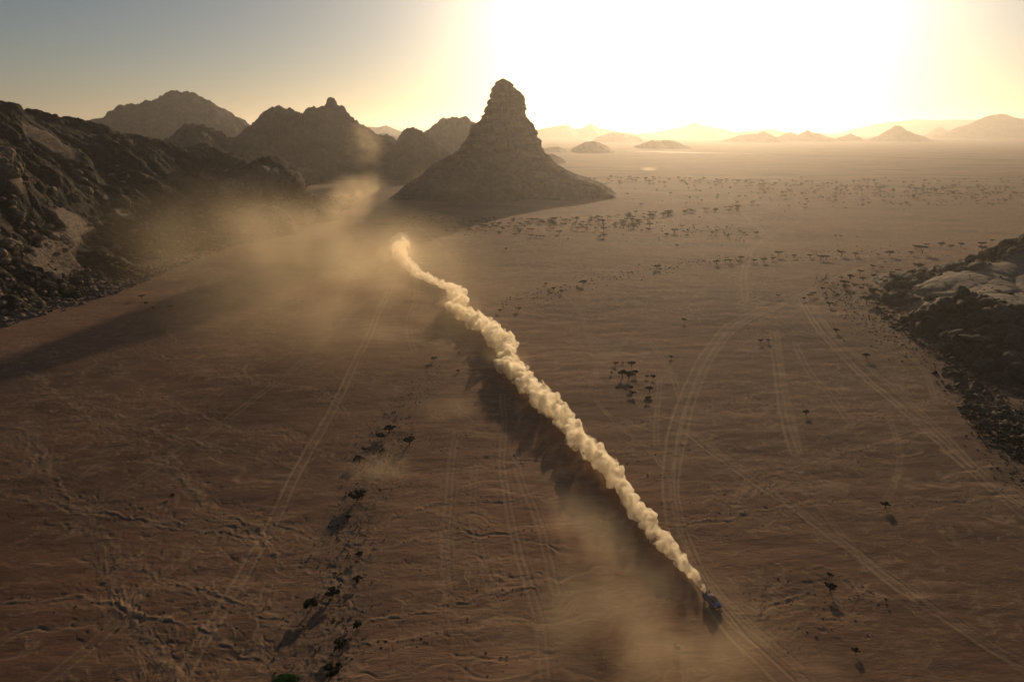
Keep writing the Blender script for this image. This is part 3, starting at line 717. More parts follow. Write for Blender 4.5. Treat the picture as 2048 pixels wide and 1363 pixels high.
GL = near_slope('rocky_slope', 'long dark boulder covered mountainside along the left edge', -62, -11, 235, 1150, 620, 520, left_height, M_left,
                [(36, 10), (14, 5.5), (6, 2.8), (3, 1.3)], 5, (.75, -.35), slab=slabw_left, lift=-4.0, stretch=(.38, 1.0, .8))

RCP = []
def rc(px, py, y): p = dp(px, py, y); RCP.append((p[0], p[1], p[2]))
RF = [gp(px, py) for px, py in [(1762,572),(1765,600),(1795,642),(1850,676),(1905,712),(1945,735),(1942,770),(1975,815),(2020,858),(2060,900),(2150,960)]]
for p in RF: RCP.append((p[0], p[1], -.5)); RCP.append((p[0]-16, p[1]-8, -7))
for px, py, y in [(1800,572,390),(1840,560,392),(1880,548,392),(1915,530,390),(1945,526,390),(1985,530,388),(2020,514,386),(2048,500,386),(2110,470,386),(2250,440,380),
                  (1850,600,355),(1850,630,330),(1900,610,310),(1900,640,300),(1960,640,290),(2048,640,285),(2048,530,372),(1900,565,362),(1960,545,370),(1980,590,328),(2048,590,328),(2110,600,322),(2150,540,372),(2200,620,310),
                  (1940,680,276),(1990,700,264),(2048,700,262),(2048,760,240),(2100,800,236),(2200,720,262),(2000,770,240),(2048,830,222)]: rc(px, py, y)
for x, y, z in [(200,440,-5),(260,450,-4),(330,450,10),(240,410,6),(400,430,30),(420,330,50),(400,240,40),(330,180,25),(230,160,0),(180,130,-6)]: RCP.append((x, y, z))
def right_height(X, Y): return rbf(RCP, X, Y, 6)
def slabw(X, Y):
    a = dp(1890,600,345); b = dp(2120,585,345)
    return sstep(1.1, .85, np.hypot((X-268)/70, (Y-334)/48)+.2*fbm2(X*.05, Y*.05, 2, 4))
GR = near_slope('rocky_outcrop', 'dark rock outcrop with pale cracked slab at the right edge', 22, 66, 150, 520, 420, 380, right_height, M_dark,
                [(15, 4.5), (7, 4.2), (3.6, 2.3), (2, .9)], 15, (-.5, .1), 4, slabw, lift=-1.2)
# the pale slab is bare lighter rock: own colour
def slab_mat():
    m, t, b = new_mat('outcrop_rock'); b.inputs['Roughness'].default_value = .85
    g = N(t, 'ShaderNodeNewGeometry').outputs['Position']
    n1 = noise(t, mapping(t, g, (.08,.08,.08)), 1.0, 7, .65)
    dk = ramp(t, n1, [(.35, (.035,.029,.024)), (.55, (.075,.06,.048)), (.72, (.15,.12,.095))])
    st = noise(t, mapping(t, g, (.10,.9,.5), (0,0,.45)), 1.0, 8, .7)
    lt = ramp(t, st, [(.32, (.09,.072,.055)), (.46, (.22,.175,.13)), (.56, (.28,.225,.165)), (.7, (.35,.285,.21))])
    col = mixc(t, attr(t, 'slab'), dk, lt); t.links.new(col, b.inputs['Base Color'])
    n3 = noise(t, mapping(t, g, (.3,.6,.5), (0,0,.45)), 1.0, 9, .7); bump(t, n3, 1.6, .9, b); return m
GR[0].data.materials.clear(); GR[0].data.materials.append(slab_mat())

# boulders one can tell apart, each a thing
rnd = random.Random(4)
def boulder(G, x, y, s, protos, label, group, sink=.25, flat=None):
    z = surf_z(G, x, y)
    if z is None or z < -1.5: z = gh(x, y)
    z = max(z, -.3)
    o = link('boulder', rnd.choice(protos)); o.location = (x, y, z+s*(.35-sink))
    o.scale = (s*rnd.uniform(.85,1.3), s*rnd.uniform(.8,1.15), s*rnd.uniform(.75,1.2))
    o.rotation_euler = (rnd.uniform(-.3,.3), rnd.uniform(-.3,.3), rnd.uniform(0, 6.28))
    tag(o, label, 'boulder', group); return o
def px_on(G, px, py, ys):
    """first point of the rock surface along this pixel's ray"""
    for y in np.arange(*ys):
        p = dp(px, py, y); z = surf_z(G, p[0], p[1])
        if z is not None and p[2] <= z: return p
    return None
named = [((1945,522),7.0,'round dark boulder highest on the ridge of the right outcrop',1),
         ((1802,590),5.0,'dark boulder at the far left tip of the right outcrop',1),
         ((1895,680),5.5,'long flat dark slab boulder at the foot of the right outcrop',1),
         ((1880,655),4.0,'dark boulder just above the long flat slab boulder at right',1),
         ((1990,640),6.0,'pale topped boulder below the cracked slab at right',1),
         ((2030,690),8.5,'large dark leaning boulder at the right picture edge',1),
         ((2000,770),6.5,'dark round boulder low on the right picture edge',1),
         ((1860,600),4.5,'pale tilted rock plate left of the cracked slab',1),
         ((150,400),6.5,'pale block boulder beside another on the left mountainside',0),
         ((175,385),7.0,'tall pale boulder upright above the long slab on the left mountainside',0),
         ((12,345),13.0,'big tan sunlit boulder stack at the left picture edge',0),
         ((8,310),9.0,'tan rock crown topping the boulder stack at the left edge',0),
         ((245,405),8.0,'grey hump boulder in the middle of the left mountainside',0),
         ((155,350),6.0,'small pale boulder high on the left mountainside',0)]
NAMED = []
for (px, py), s, lab, right in named:
    G = GR if right else GL
    p = px_on(G, px, py, (150, 460, 1.0) if right else (240, 900, 2.0))
    if p is not None:
        NAMED.append((G, p, s*(.55 if right else .7), right, lab))
# granite domes at the nose of the left mountainside
DOMES = [((525,350),20,'broad rounded granite dome crowning the nose of the left mountainside'),((572,348),15,'smaller granite dome leaning on the broad one, nearest the sunlit dust'),
         ((470,365),14,'low granite dome left of the broad dome'),((600,380),9,'round granite knob stepping down right of the domes'),((622,390),7,'outermost granite knob at the tip of the domes'),
         ((570,410),12,'granite shoulder below the smaller dome'),((530,420),14,'long pale edged granite whaleback below the domes'),((610,420),9,'dark granite lump at the foot of the nose')]
DM = []
for k in range(4):
    bm = bmesh.new(); bmesh.ops.create_icosphere(bm, subdivisions=5, radius=1)
    c = np.array([v.co[:] for v in bm.verts]); n_ = c.copy()
    f1, f2 = worley3(c[:,0]*1.6+k*9, c[:,1]*1.6, c[:,2]*.8, 70+k)
    g1, g2 = worley3(c[:,0]*4+k*5, c[:,1]*4, c[:,2]*3, 80+k)
    d = sstep(0, .10, f2-f1)*.12+(1-f1)*.30+sstep(0, .12, g2-g1)*.05+(1-g1)*.10+fbm3(c[:,0]*4, c[:,1]*4, c[:,2]*4, 5, k, .6)*.06-.15
    c = c*(1+d)[:, None]*np.array([1.15, .95, .95])
    for v, q in zip(bm.verts, c): v.co = q
    for f in bm.faces: f.smooth = True
    me = bpy.data.meshes.new('granite_dome'); bm.to_mesh(me); bm.free(); me.materials.append(M_rock); DM.append(me)
DMD = []
for me in DM:
    q = me.copy(); q.name = 'boulder'; q.materials.clear(); q.materials.append(M_dark); DMD.append(q)
for G, p, s_, right, lab in NAMED: boulder(G, p[0], p[1], s_*.8, DMD if right else DM, lab, None)
for k, ((px, py), s, lab) in enumerate(DOMES):
    p = px_on(GL, px, py+10, (500, 900, 2.0))
    if p is None: p = dp(px, py+10, 690)
    o = link('granite_dome', DM[k % 4]); o.location = (p[0], p[1]+s*.2, p[2]-s*.25)
    o.scale = (s, s*.9, s*rnd.uniform(.75, .95)); o.rotation_euler = (0, 0, rnd.uniform(0, 6))
    tag(o, lab, 'rock dome')
# 
LG = ('boulder among many strewn over the lower left mountainside', 'boulders strewn over the left mountainside')
cnt = 0
for _ in range(2600):
    if cnt >= 120: break
    px = rnd.uniform(0, 640); py = rnd.uniform(330, 640)
    p = px_on(GL, px, py, (240, 900, 4.0))
    if p is None: continue
    if p[2] > 60 or p[2] < .8: continue
    if p[2] > 25 and rnd.random() < .6: continue
    s = rnd.uniform(1.6, 3.2) * (1.5 if rnd.random() < .2 else 1)
    boulder(GL, p[0], p[1], s, BOULD, *LG); cnt += 1
RG = ('dark boulder among those heaped on the right outcrop', 'boulders heaped on the right outcrop')
cnt = 0
for _ in range(1500):
    if cnt >= 90: break
    px = rnd.uniform(1770, 2060); py = rnd.uniform(520, 900)
    p = px_on(GR, px, py, (130, 460, 2.0))
    if p is None: continue
    if p[2] < 1.0 or math.hypot((p[0]-264)/60, (p[1]-330)/46) < .95: continue
    boulder(GR, p[0], p[1], rnd.uniform(1.5, 4.2), BOULD_D, *RG); cnt += 1
# rubble too small to pick apart
items = []
for _ in range(5200):
    i = rnd.randrange(len(LFOOT)-1); a, b = LFOOT[i], LFOOT[i+1]; t = rnd.random()
    x = a[0]+(b[0]-a[0])*t-rnd.expovariate(1/38.0)+10; y = a[1]+(b[1]-a[1])*t+rnd.gauss(0, 14)
    z = surf_z(GL, x, y)
    if z is None: continue
    z = max(z, 0.0)
    s = .4+rnd.expovariate(1/.55); items.append((x, y, z+s*.1, min(s, 2.6), rnd.uniform(0, 6.28)))
o = scatter_mesh('rubble', LOWB, items, [M_rock]); tag(o, 'broken rock rubble along the foot of the left mountainside', 'rubble', None, 'stuff')
items = []
for _ in range(2600):
    i = rnd.randrange(len(RF)-1); a, b = RF[i], RF[i+1]; t = rnd.random()
    x = a[0]+(b[0]-a[0])*t+rnd.expovariate(1/16.0)-7; y = a[1]+(b[1]-a[1])*t+rnd.gauss(0, 7)
    z = surf_z(GR, x, y)
    if z is None: continue
    z = max(z, 0)
    s = .25+rnd.expovariate(1/.4); items.append((x, y, z+s*.1, min(s, 2.0), rnd.uniform(0, 6.28)))
o = scatter_mesh('rubble', LOWB, items, [M_dark]); tag(o, 'dark broken rock rubble along the foot of the right outcrop', 'rubble', None, 'stuff')
# scree blocks on the butte's skirt
items = []
for _ in range(3600):
    a = rnd.uniform(math.pi*.98, math.pi*2.05); rr = rnd.uniform(.55, 1.06)
    x = -12-12+rr*(182*math.cos(a)); y = BY+rr*155*math.sin(a)
    zz = max(0, (1-rr))*95*.55
    items.append((x, y, zz, .6+rnd.expovariate(1/.9), rnd.uniform(0, 6.28)))

# ------------------------------------------------------------------ acacia trees
def leaf_mat(name, c1, c2, c3):
    m, t, b = new_mat(name); b.inputs['Roughness'].default_value = .85
    g = N(t, 'ShaderNodeNewGeometry'); n = noise(t, mapping(t, g.outputs['Position'], (1.2,1.2,1.2)), 1.0, 3)
    t.links.new(ramp(t, n, [(.3, c1), (.5, c2), (.72, c3)]), b.inputs['Base Color'])
    return m
M_leaf = leaf_mat('acacia_leaves', (.030,.030,.014), (.055,.052,.024), (.10,.085,.04))
M_leaf_dry = leaf_mat('dry_acacia_leaves', (.06,.042,.022), (.10,.072,.036), (.16,.115,.06))
M_scrub = leaf_mat('dry_scrub', (.022,.017,.010), (.045,.032,.018), (.08,.055,.032))
M_green = leaf_mat('fresh_green_leaves', (.03,.085,.015), (.055,.15,.028), (.09,.23,.045))
M_bark = plain('bark', (.075,.055,.042), .95)
def tube(bm, a, b, r0, r1, seg=5):
    a = Vector(a); b = Vector(b); d = (b-a); q = d.to_track_quat('Z', 'Y'); ring = []
    for p, r in ((a, r0), (b, r1)):
        ring.append([bm.verts.new(p+q @ Vector((r*math.cos(i*6.2832/seg), r*math.sin(i*6.2832/seg), 0))) for i in range(seg)])
    for i in range(seg): bm.faces.new((ring[0][i], ring[0][(i+1) % seg], ring[1][(i+1) % seg], ring[1][i]))
def make_acacia(seed, flat, nleaf, mat):
    """unit tree: height 1, crown about 1.15 wide; returns trunk mesh, crown mesh"""
    r = random.Random(seed); bm = bmesh.new(); tips = []
    base = Vector((0, 0, -.06)); fork = Vector((r.uniform(-.06,.06), r.uniform(-.06,.06), r.uniform(.22,.34)))
    tube(bm, base, fork, .045, .032, 6)
    nb = r.randint(4, 6)
    for i in range(nb):
        a = i*6.2832/nb+r.uniform(-.4,.4); rad = r.uniform(.20,.34)
        mid = fork+Vector((math.cos(a)*rad*.5, math.sin(a)*rad*.5, r.uniform(.18,.28)))
        tube(bm, fork, mid, .024, .015, 4)
        for k in range(2):
            a2 = a+r.uniform(-.6,.6); e = mid+Vector((math.cos(a2)*rad*.7, math.sin(a2)*rad*.7, r.uniform(.12,.24)))
            tube(bm, mid, e, .014, .006, 4); tips.append(e)
    tm = bpy.data.meshes.new('trunk'); bm.to_mesh(tm); bm.free(); tm.materials.append(M_bark)
    V, F = [], []; clumps = []
    for e in tips: clumps.append((e+Vector((0, 0, .03)), r.uniform(.13,.20)))
    for k in range(6):
        a = r.uniform(0, 6.28); q = r.uniform(0, .35); clumps.append((Vector((math.cos(a)*q, math.sin(a)*q, r.uniform(.66,.86) if flat else r.uniform(.5,.88))), r.uniform(.12,.2)))
    for k in range(nleaf):
        c, cr = clumps[r.randrange(len(clumps))]
        d = Vector((r.gauss(0,1), r.gauss(0,1), r.gauss(0,1))).normalized()*cr*(r.random()**.45)
        d.z *= .42 if flat else .8
        p = c+d; s = r.uniform(.03,.06)*(1.6 if nleaf < 400 else 1)
        n1 = Vector((r.gauss(0,1), r.gauss(0,1), r.gauss(0,1))).normalized(); n2 = n1.cross(Vector((r.gauss(0,1), r.gauss(0,1), r.gauss(0,1)))).normalized()
        b0 = len(V); V += [p+n1*s, p+n2*s*.7, p-n1*s, p-n2*s*.7]; F.append((b0, b0+1, b0+2, b0+3))
    cm = bpy.data.meshes.new('crown'); cm.from_pydata([tuple(v) for v in V], [], F); cm.materials.append(mat); return tm, cm
NEAR = [make_acacia(10+i, True, 1900, M_leaf) for i in range(4)]
DRY = [make_acacia(30+i, i % 2 == 0, 1300, M_leaf_dry) for i in range(3)]
ROUND = [make_acacia(50+i, False, 2600, M_leaf) for i in range(2)]
FAR = [make_acacia(70+i, True, 399, M_leaf) for i in range(3)]
trnd = random.Random(9)
def tree_root(proto, x, y, size, label, group, name='acacia_tree', zs=1.0):
    if proto in FAR: zs *= .8
    o = link(name, None); o.location = (x, y, gh(x, y)); o.scale = (size, size, size*zs); o.rotation_euler = (0, 0, trnd.uniform(0, 6.28))
    tag(o, label, 'tree', group)
    t = bpy.data.objects.new('trunk', proto[0]); COL.objects.link(t); t.parent = o
    c = bpy.data.objects.new('crown', proto[1]); COL.objects.link(c); c.parent = o
    return o
def tree_px(px, py, wpx, protos, label, group=None, name='acacia_tree', zs=.66):
    p = gp(px, py); zc = p[1]*CP+CAM_H*SP; size = wpx*zc/FPX*1.12
    # photo points mark crowns: the base is lower in the picture
    base = gp(px, py+wpx*.42)
    return tree_root(trnd.choice(protos), base[0], base[1], size, label, group, name, zs)
NEARL = [
 (868,716,11,DRY,'small leaning acacia at the top end of the central wadi, left of the dust trail'),
 (916,740,7,DRY,'tiny red brown acacia nearest the dust trail above the central wadi'),
 (779,856,21,NEAR,'dark acacia topmost of the cluster in the middle of the wadi'),
 (763,870,16,DRY,'brown acacia touching the lower left of the topmost wadi acacia'),
 (819,878,21,DRY,'olive acacia standing alone right of the wadi cluster'),
 (763,901,14,DRY,'pale dusty acacia below the wadi cluster'),
 (728,897,10,DRY,'small faded bush like acacia left of the pale dusty one'),
 (719,916,19,NEAR,'dark acacia on the left bank of the wadi above the dusty patch'),
 (716,986,28,DRY,'wide olive acacia with a long shadow in the dusty part of the wadi'),
 (697,1032,11,DRY,'small sunlit bush below the wide olive acacia'),
 (719,1106,14,NEAR,'narrow acacia at the right edge of the wadi, uppermost of three'),
 (716,1156,17,NEAR,'dark acacia at the right edge of the wadi, middle of three'),
 (666,1182,25,ROUND,'round dark acacia in mid wadi, upper right of a close pair'),
 (623,1207,26,ROUND,'round dark acacia in mid wadi, lower left of a close pair'),
 (714,1250,17,NEAR,'sparse acacia at the right edge of the wadi, lowest of three'),
 (681,1286,25,ROUND,'round dark acacia above the biggest one near the bottom edge'),
 (666,1338,33,ROUND,'biggest dark acacia cut by nothing just above the bottom edge'),
 (345,992,9,DRY,'lone tiny shrub tree on the red plain at the left'),
 (1731,709,13,NEAR,'dark lone acacia with blue shadow left of the right outcrop'),
 (1368,640,9,NEAR,'lone small acacia in open plain above the curving track'),
 (1672,661,10,NEAR,'lone small acacia between two tracks on the right plain'),
 (1612,822,12,NEAR,'lone acacia beside the straight tracks right of the curving track'),
 (1520,681,9,NEAR,'left one of two small acacias near the head of the curving track'),
 (1536,680,8,NEAR,'right one of two small acacias near the head of the curving track'),
 (1770,1005,16,NEAR,'tall dark acacia with long shadow at lower right'),
 (1659,1146,11,NEAR,'small dark acacia behind a larger one at lower right'),
 (1660,1168,20,NEAR,'spreading dark acacia with round shadow at lower right'),
 (1711,1296,14,NEAR,'faint acacia in the dark lower right corner area'),
 (1231,723,9,DRY,'leftmost acacia in upper row of the small grove'),
 (1245,722,5,DRY,'tiniest acacia in upper row of the small grove'),
 (1263,724,14,NEAR,'largest acacia in upper row of the small grove'),
 (1245,744,18,NEAR,'left crown of the wide joined clump in the small grove'),
 (1258,747,18,NEAR,'middle crown of the wide joined clump in the small grove'),
 (1271,742,13,NEAR,'right crown of the wide joined clump in the small grove'),
 (1223,744,6,DRY,'small acacia left of the wide joined clump'),
 (1294,750,8,NEAR,'small acacia right of the wide joined clump'),
 (1306,750,10,NEAR,'rightmost acacia of the small grove'),
 (1261,773,10,NEAR,'upper of two overlapping acacias at the bottom left of the grove'),
 (1264,783,12,DRY,'lower of two overlapping acacias at the bottom left of the grove'),
 (1299,775,15,NEAR,'round green acacia at the bottom right of the grove'),
 (1296,794,11,DRY,'lowest acacia of the grove, below the round green one'),
 (1343,710,7,DRY,'lone tiny acacia right of the small grove'),
 (1940,830,17,NEAR,'left of two acacias at the foot of the right outcrop'),
 (1964,827,16,NEAR,'right of two acacias at the foot of the right outcrop'),
 (1960,854,20,NEAR,'dark acacia below the pair at the foot of the right outcrop'),
 (1934,782,14,DRY,'brown shrub tree above the pair at the foot of the right outcrop'),
 (2028,880,26,ROUND,'dark bushy acacia at the right edge under the outcrop'),
 (1352,1292,13,DRY,'acacia half hidden in the drifting dust near the bottom edge'),
 (342,612,10,NEAR,'rightmost low acacia in the left shadow band'),
 (284,592,11,NEAR,'upper low acacia in the left shadow band'),
 (308,614,8,DRY,'middle low acacia in the left shadow band'),
 (292,605,7,DRY,'small low acacia just below the upper one in the left shadow band'),
 (1166,565,13,NEAR,'largest acacia on the thin wadi right of the dust trail'),
 (1107,578,8,NEAR,'small acacia left of the largest on the thin wadi'),
 (1124,584,8,DRY,'small acacia below the largest on the thin wadi'),
 (1091,568,6,DRY,'tiny acacia above the thin wadi'),
 (1037,616,10,DRY,'brown acacia near the dust trail at the end of the thin wadi'),
 (1000,619,8,DRY,'brown acacia touching the right edge of the dust trail'),
 (1012,498,6,DRY,'single tiny tree alone on the plain below the acacia belt'),
]
for px, py, w, pr, lab in NEARL: tree_px(px, py, w*1.1, pr, lab)
MID = [(1556,505,13),(1588,510,9),(1620,510,9),(1641,513,12),(1652,513,12),(1683,505,13),(1711,508,10),(1778,506,14),(1756,510,8),(1822,506,9),(1844,498,20),(1851,490,9),(1829,493,9),(1881,489,12),(1901,493,10),(1921,490,11),(1961,489,14),(1963,498,15),(1983,481,8),(2016,487,11),
 (1481,514,10),(1460,521,10),(1433,523,11),(1508,520,9),(1528,518,11),(1545,515,8),(1477,522,6),(1451,520,7),(1314,533,11),(1320,538,6),(1317,544,5),(1746,532,10),(1762,534,8),(1835,532,18),(1769,524,6),(1795,540,9),(1720,543,11),(1725,557,11),(1682,555,8),(1700,553,14),(1688,565,15),(1691,572,12),(1747,551,11),(1784,545,10),(1810,543,9),(1748,581,17),(1733,598,20),(1644,576,8),(1618,590,10),(1626,586,10),(1607,596,8),(1675,589,8),(1658,607,12),(1556,591,8),(2040,478,9),(2046,492,9)]
for px, py, w in MID:
    tree_px(px, py, w*1.1, NEAR, 'umbrella acacia scattered on the gravel line and plain above the right outcrop', 'acacias above the right outcrop')
MID2 = [(1354,490,7),(1363,451,8),(1387,449,6),(1374,459,6),(1349,460,13),(1394,459,5),(1402,461,6),(1433,460,7),(1425,464,6),(1455,470,8),(1488,464,6),(1479,461,5),(1512,464,10),(1454,453,5),(1333,468,9),(1373,469,7),(1431,470,6),(1671,470,6),(1681,471,7),(1714,472,5),(1299,447,13),(1267,451,13),(1297,457,9),(1283,460,6),(1277,440,8),(1243,440,9),(1207,456,12),(1118,463,12),(1207,470,12),(1198,473,8),(1062,471,9),(1029,467,8),(998,464,8),(1073,472,6),(1081,472,7),(1088,473,6),(1136,478,5),(1205,479,5)]
for px, py, w in MID2:
    tree_px(px, py, w*1.1, FAR, 'umbrella acacia at the near edge of the belt below the sandstone tower', 'acacias at the near edge of the belt')
n_ind = 0
def dense(px):  # belt centre line
    return np.interp(px, [815, 900, 1000, 1100, 1200, 1320, 1440, 1500], [440, 440, 442, 441, 436, 425, 416, 412])
for _ in range(110):
    px = 815+trnd.random()**1.05*660; py = dense(px)+trnd.uniform(-6, 20 if 900 < px < 1300 else 10)*(1 if px < 1300 else .4)
    tree_px(px, py, trnd.uniform(7, 12.5), FAR, 'olive umbrella acacia in the dense belt at the foot of the sandstone tower', 'acacias in the dense belt')
far_items = []
for k in range(640):
    u = trnd.random()
    if k % 3 == 0: px = trnd.uniform(1215, 2048); py = 352+(px-1215)*.03+abs(trnd.gauss(0, 8))
    elif k % 3 == 1: px = trnd.uniform(1500, 2048); py = 385+trnd.gauss(0, 12)
    else: px = trnd.uniform(1180, 2048); py = trnd.uniform(355, 412)
    w = trnd.uniform(3.5, 7.5)
    if n_ind < 36: tree_px(px, py, w*1.2, FAR, 'tiny dark acacia speck sprinkled over the far right plain', 'acacias over the far right plain'); n_ind += 1
    else:
        p = gp(px, py+w*.4); zc = p[1]*CP+CAM_H*SP; far_items.append((p[0], p[1], gh(p[0], p[1]), w*zc/FPX, trnd.uniform(0, 6.28)))
for _ in range(130):
    px = 815+trnd.random()*500; py = dense(px)+trnd.uniform(-7, 24 if 880 < px < 1320 else 9)*(1 if px < 1300 else .4); w = trnd.uniform(6, 10)
    p = gp(px, py+w*.4); zc = p[1]*CP+CAM_H*SP; far_items.append((p[0], p[1], gh(p[0], p[1]), w*zc/FPX, trnd.uniform(0, 6.28)))
def tiny_tree():
    bm = bmesh.new(); tube(bm, (0,0,-.05), (0,0,.5), .05, .03, 4)
    r = random.Random(3)
    for k in range(90):
        a = r.uniform(0, 6.28); q = r.random()**.5*.5; p = Vector((math.cos(a)*q, math.sin(a)*q, .62+r.uniform(-.12,.14)*(1-q)))
        d1 = Vector((r.gauss(0,1), r.gauss(0,1), r.gauss(0,1))).normalized()*.09; d2 = d1.cross(Vector((r.gauss(0,1), r.gauss(0,1), 1))).normalized()*.09
        bm.faces.new([bm.verts.new(p+d1), bm.verts.new(p+d2), bm.verts.new(p-d1)])
    bmesh.ops.triangulate(bm, faces=bm.faces[:]); me = bpy.data.meshes.new('acacia_tree'); bm.to_mesh(me); bm.free(); return me
o = scatter_mesh('acacia_trees', [tiny_tree()], far_items, [M_leaf]); tag(o, 'thin sprinkling of far acacias beyond those one can count', 'trees', None, 'stuff')

# shrubs and stones of the gravel beds: too small and many to count
def tuft():
    r = random.Random(8); bm = bmesh.new()
    for k in range(14):
        d = Vector((r.gauss(0,1), r.gauss(0,1), abs(r.gauss(0,.8)))).normalized()*r.uniform(.5,1); d.z *= .7
        e = Vector((r.gauss(0,.3), r.gauss(0,.3), r.gauss(0,.3)))
        bm.faces.new([bm.verts.new(d), bm.verts.new(d*.5+e), bm.verts.new(d*.6-e)])
    me = bpy.data.meshes.new('tuft'); bm.to_mesh(me); bm.free(); return me
TU = tuft()
def wadi_items(idx, n, smin, smax, seed):
    r = random.Random(seed); pts, st = WADIS[idx]; it = []; xs = []; 
    for _ in range(n):
        i = r.randrange(len(pts)-1); a, b = pts[i], pts[i+1]; t = r.random()
        w = a[2]+(b[2]-a[2])*t; px = a[0]+(b[0]-a[0])*t+r.gauss(0, .55)*w; py = a[1]+(b[1]-a[1])*t+r.uniform(-15, 15)*(.3 if a[1] < 620 else 1)+ (r.gauss(0,.5)*w if abs(b[0]-a[0]) > abs(b[1]-a[1]) else 0)
        p = gp(px, py); s = smin+r.random()**2.5*(smax-smin); xs.append((p[0], p[1], s, r.uniform(0, 6.28)))
    A = np.array(xs); h = gh_arr(A[:,0], A[:,1])
    return [(x, y, float(z), s, a) for (x, y, s, a), z in zip(xs, h)]
it = wadi_items(0, 620, .16, .60, 1)+wadi_items(1, 700, .25, 1.0, 2)+wadi_items(2, 620, .3, 1.1, 3)+wadi_items(3, 160, .2, 1.0, 4)+wadi_items(4, 520, .4, 1.5, 5)
o = scatter_mesh('scrub', [TU], it, [M_scrub]); tag(o, 'low dry scrub dotted over the gravel beds', 'scrub', None, 'stuff')
it = wadi_items(0, 1700, .04, .13, 11)+wadi_items(5, 700, .04, .15, 12)+wadi_items(2, 900, .12, .6, 13)+wadi_items(3, 400, .1, .6, 14)
for pts, dep, wid in GULLIES:
    P = smooth_poly(poly_world(pts)); L = len(P)
    for _ in range(34):
        q = P[rnd.randrange(L)]; x = q[0]+rnd.gauss(0, 2.6); y = q[1]+rnd.gauss(0, 1.8); it.append((x, y, -.1, .06+rnd.random()**2*.22, rnd.uniform(0, 6.28)))
A = np.array([(a[0], a[1]) for a in it]); hh = gh_arr(A[:,0], A[:,1])
it = [(a[0], a[1], float(z)+.02, a[3], a[4]) for a, z in zip(it, hh)]
o = scatter_mesh('stones', LOWB[:4], it, [M_rock]); tag(o, 'loose stones and clods littering wadi beds and gully rims', 'stones', None, 'stuff')

# fresh green bush cut by the bottom edge
p = gp(572, 1361); gb = link('green_bush', None); gb.location = (p[0], p[1], gh(p[0], p[1])); tag(gb, 'bright green low bush cut off by the bottom edge, left of the wadi trees', 'bush')
r = random.Random(77); V, F = [], []
for k in range(1500):
    a = r.uniform(0, 6.28); q = math.sqrt(r.random()); x = math.cos(a)*q*2.3; y = math.sin(a)*q*1.3; z = (1-q*q)*1.0*r.random()
    n1 = Vector((r.gauss(0,1), r.gauss(0,1), r.gauss(0,1))).normalized()*.11; n2 = n1.cross(Vector((r.gauss(0,1), r.gauss(0,1), r.gauss(0,1)))).normalized()*.07
    c = Vector((x, y, z)); b0 = len(V); V += [c+n1, c+n2, c-n1, c-n2]; F.append((b0, b0+1, b0+2, b0+3))
me = bpy.data.meshes.new('foliage'); me.from_pydata([tuple(v) for v in V], [], F); link('foliage', me, [M_green], gb)
bm = bmesh.new()
for k in range(9): tube(bm, (0,0,-.1), (r.uniform(-1.4,1.4), r.uniform(-.8,.8), r.uniform(.3,.7)), .04, .015, 4)
me = bpy.data.meshes.new('stem'); bm.to_mesh(me); bm.free(); link('stem', me, [M_bark], gb)

# far asphalt road
M_road = plain('asphalt', (.06,.058,.055), .5, 0, .4)
cl = [gp(px, py) for px, py in [(1120,298),(1250,303),(1400,306),(1560,310),(1700,313),(1860,317),(2060,321),(2300,326)]]
v, f = [], []
for i, c in enumerate(cl):
    v += [(c[0], c[1]-4, .9), (c[0], c[1]+4, .9), (c[0], c[1]+4, -2), (c[0], c[1]-4, -2)]
for i in range(len(cl)-1):
    for k in range(4): f.append((i*4+k, (i+1)*4+k, (i+1)*4+(k+1) % 4, i*4+(k+1) % 4))
o = link('road', mesh_np('road', v, f, False), [M_road]); tag(o, 'thin straight asphalt road crossing the far plain', None, None, 'structure')

# ------------------------------------------------------------------ the rally truck
M_blue = plain('blue_paint', (.03,.04,.24), .4, .1, .5); M_white = plain('pale_panel', (.20,.19,.30), .45)
M_glass = plain('dark_glass', (.008,.009,.012), .12, 0, .6); M_black = plain('black_plastic', (.015,.015,.016), .6)
M_tyre = plain('tyre_rubber', (.018,.017,.016), .9); M_rim = plain('rim_alloy', (.25,.25,.27), .4, .8)
M_lamp = plain('headlight_glass', (.8,.8,.85), .15, 0, .8); M_orange = plain('orange_panel', (.5,.15,.03), .5)
p0 = gp(1400, 1180); p1 = gp(1450, 1228); head = math.atan2(p1[1]-p0[1], p1[0]-p0[0])
pc = gp(1423, 1203)
truck = link('rally_truck', None); truck.location = (pc[0], pc[1], gh(pc[0], pc[1])+.02); truck.rotation_euler = (0, 0, head); truck.scale = (.92, .92, .92)
tag(truck, 'blue rally truck with dark windscreen driving ahead of the dust trail', 'rally truck')
def prism(name, prof, w0, w1, mat, parent, bev=.05, taper_top=None, seg=2):
    """side profile (x, z) extruded in y; width w0 at the bottom, w1 at the top"""
    zs = [q[1] for q in prof]; z0, z1 = min(zs), max(zs); bm = bmesh.new(); A, B = [], []
    for x, z in prof:
        w = w0+(w1-w0)*(z-z0)/(z1-z0+1e-9)
        A.append(bm.verts.new((x, -w, z))); B.append(bm.verts.new((x, w, z)))
    bm.faces.new(A); bm.faces.new(B[::-1]); n = len(prof)
    for i in range(n): bm.faces.new((A[i], B[i], B[(i+1) % n], A[(i+1) % n]))
    bmesh.ops.recalc_face_normals(bm, faces=bm.faces[:])
    if bev: bmesh.ops.bevel(bm, geom=bm.edges[:], offset=bev, segments=seg, affect='EDGES')
    me = bpy.data.meshes.new(name); bm.to_mesh(me); bm.free(); return link(name, me, [mat], parent)
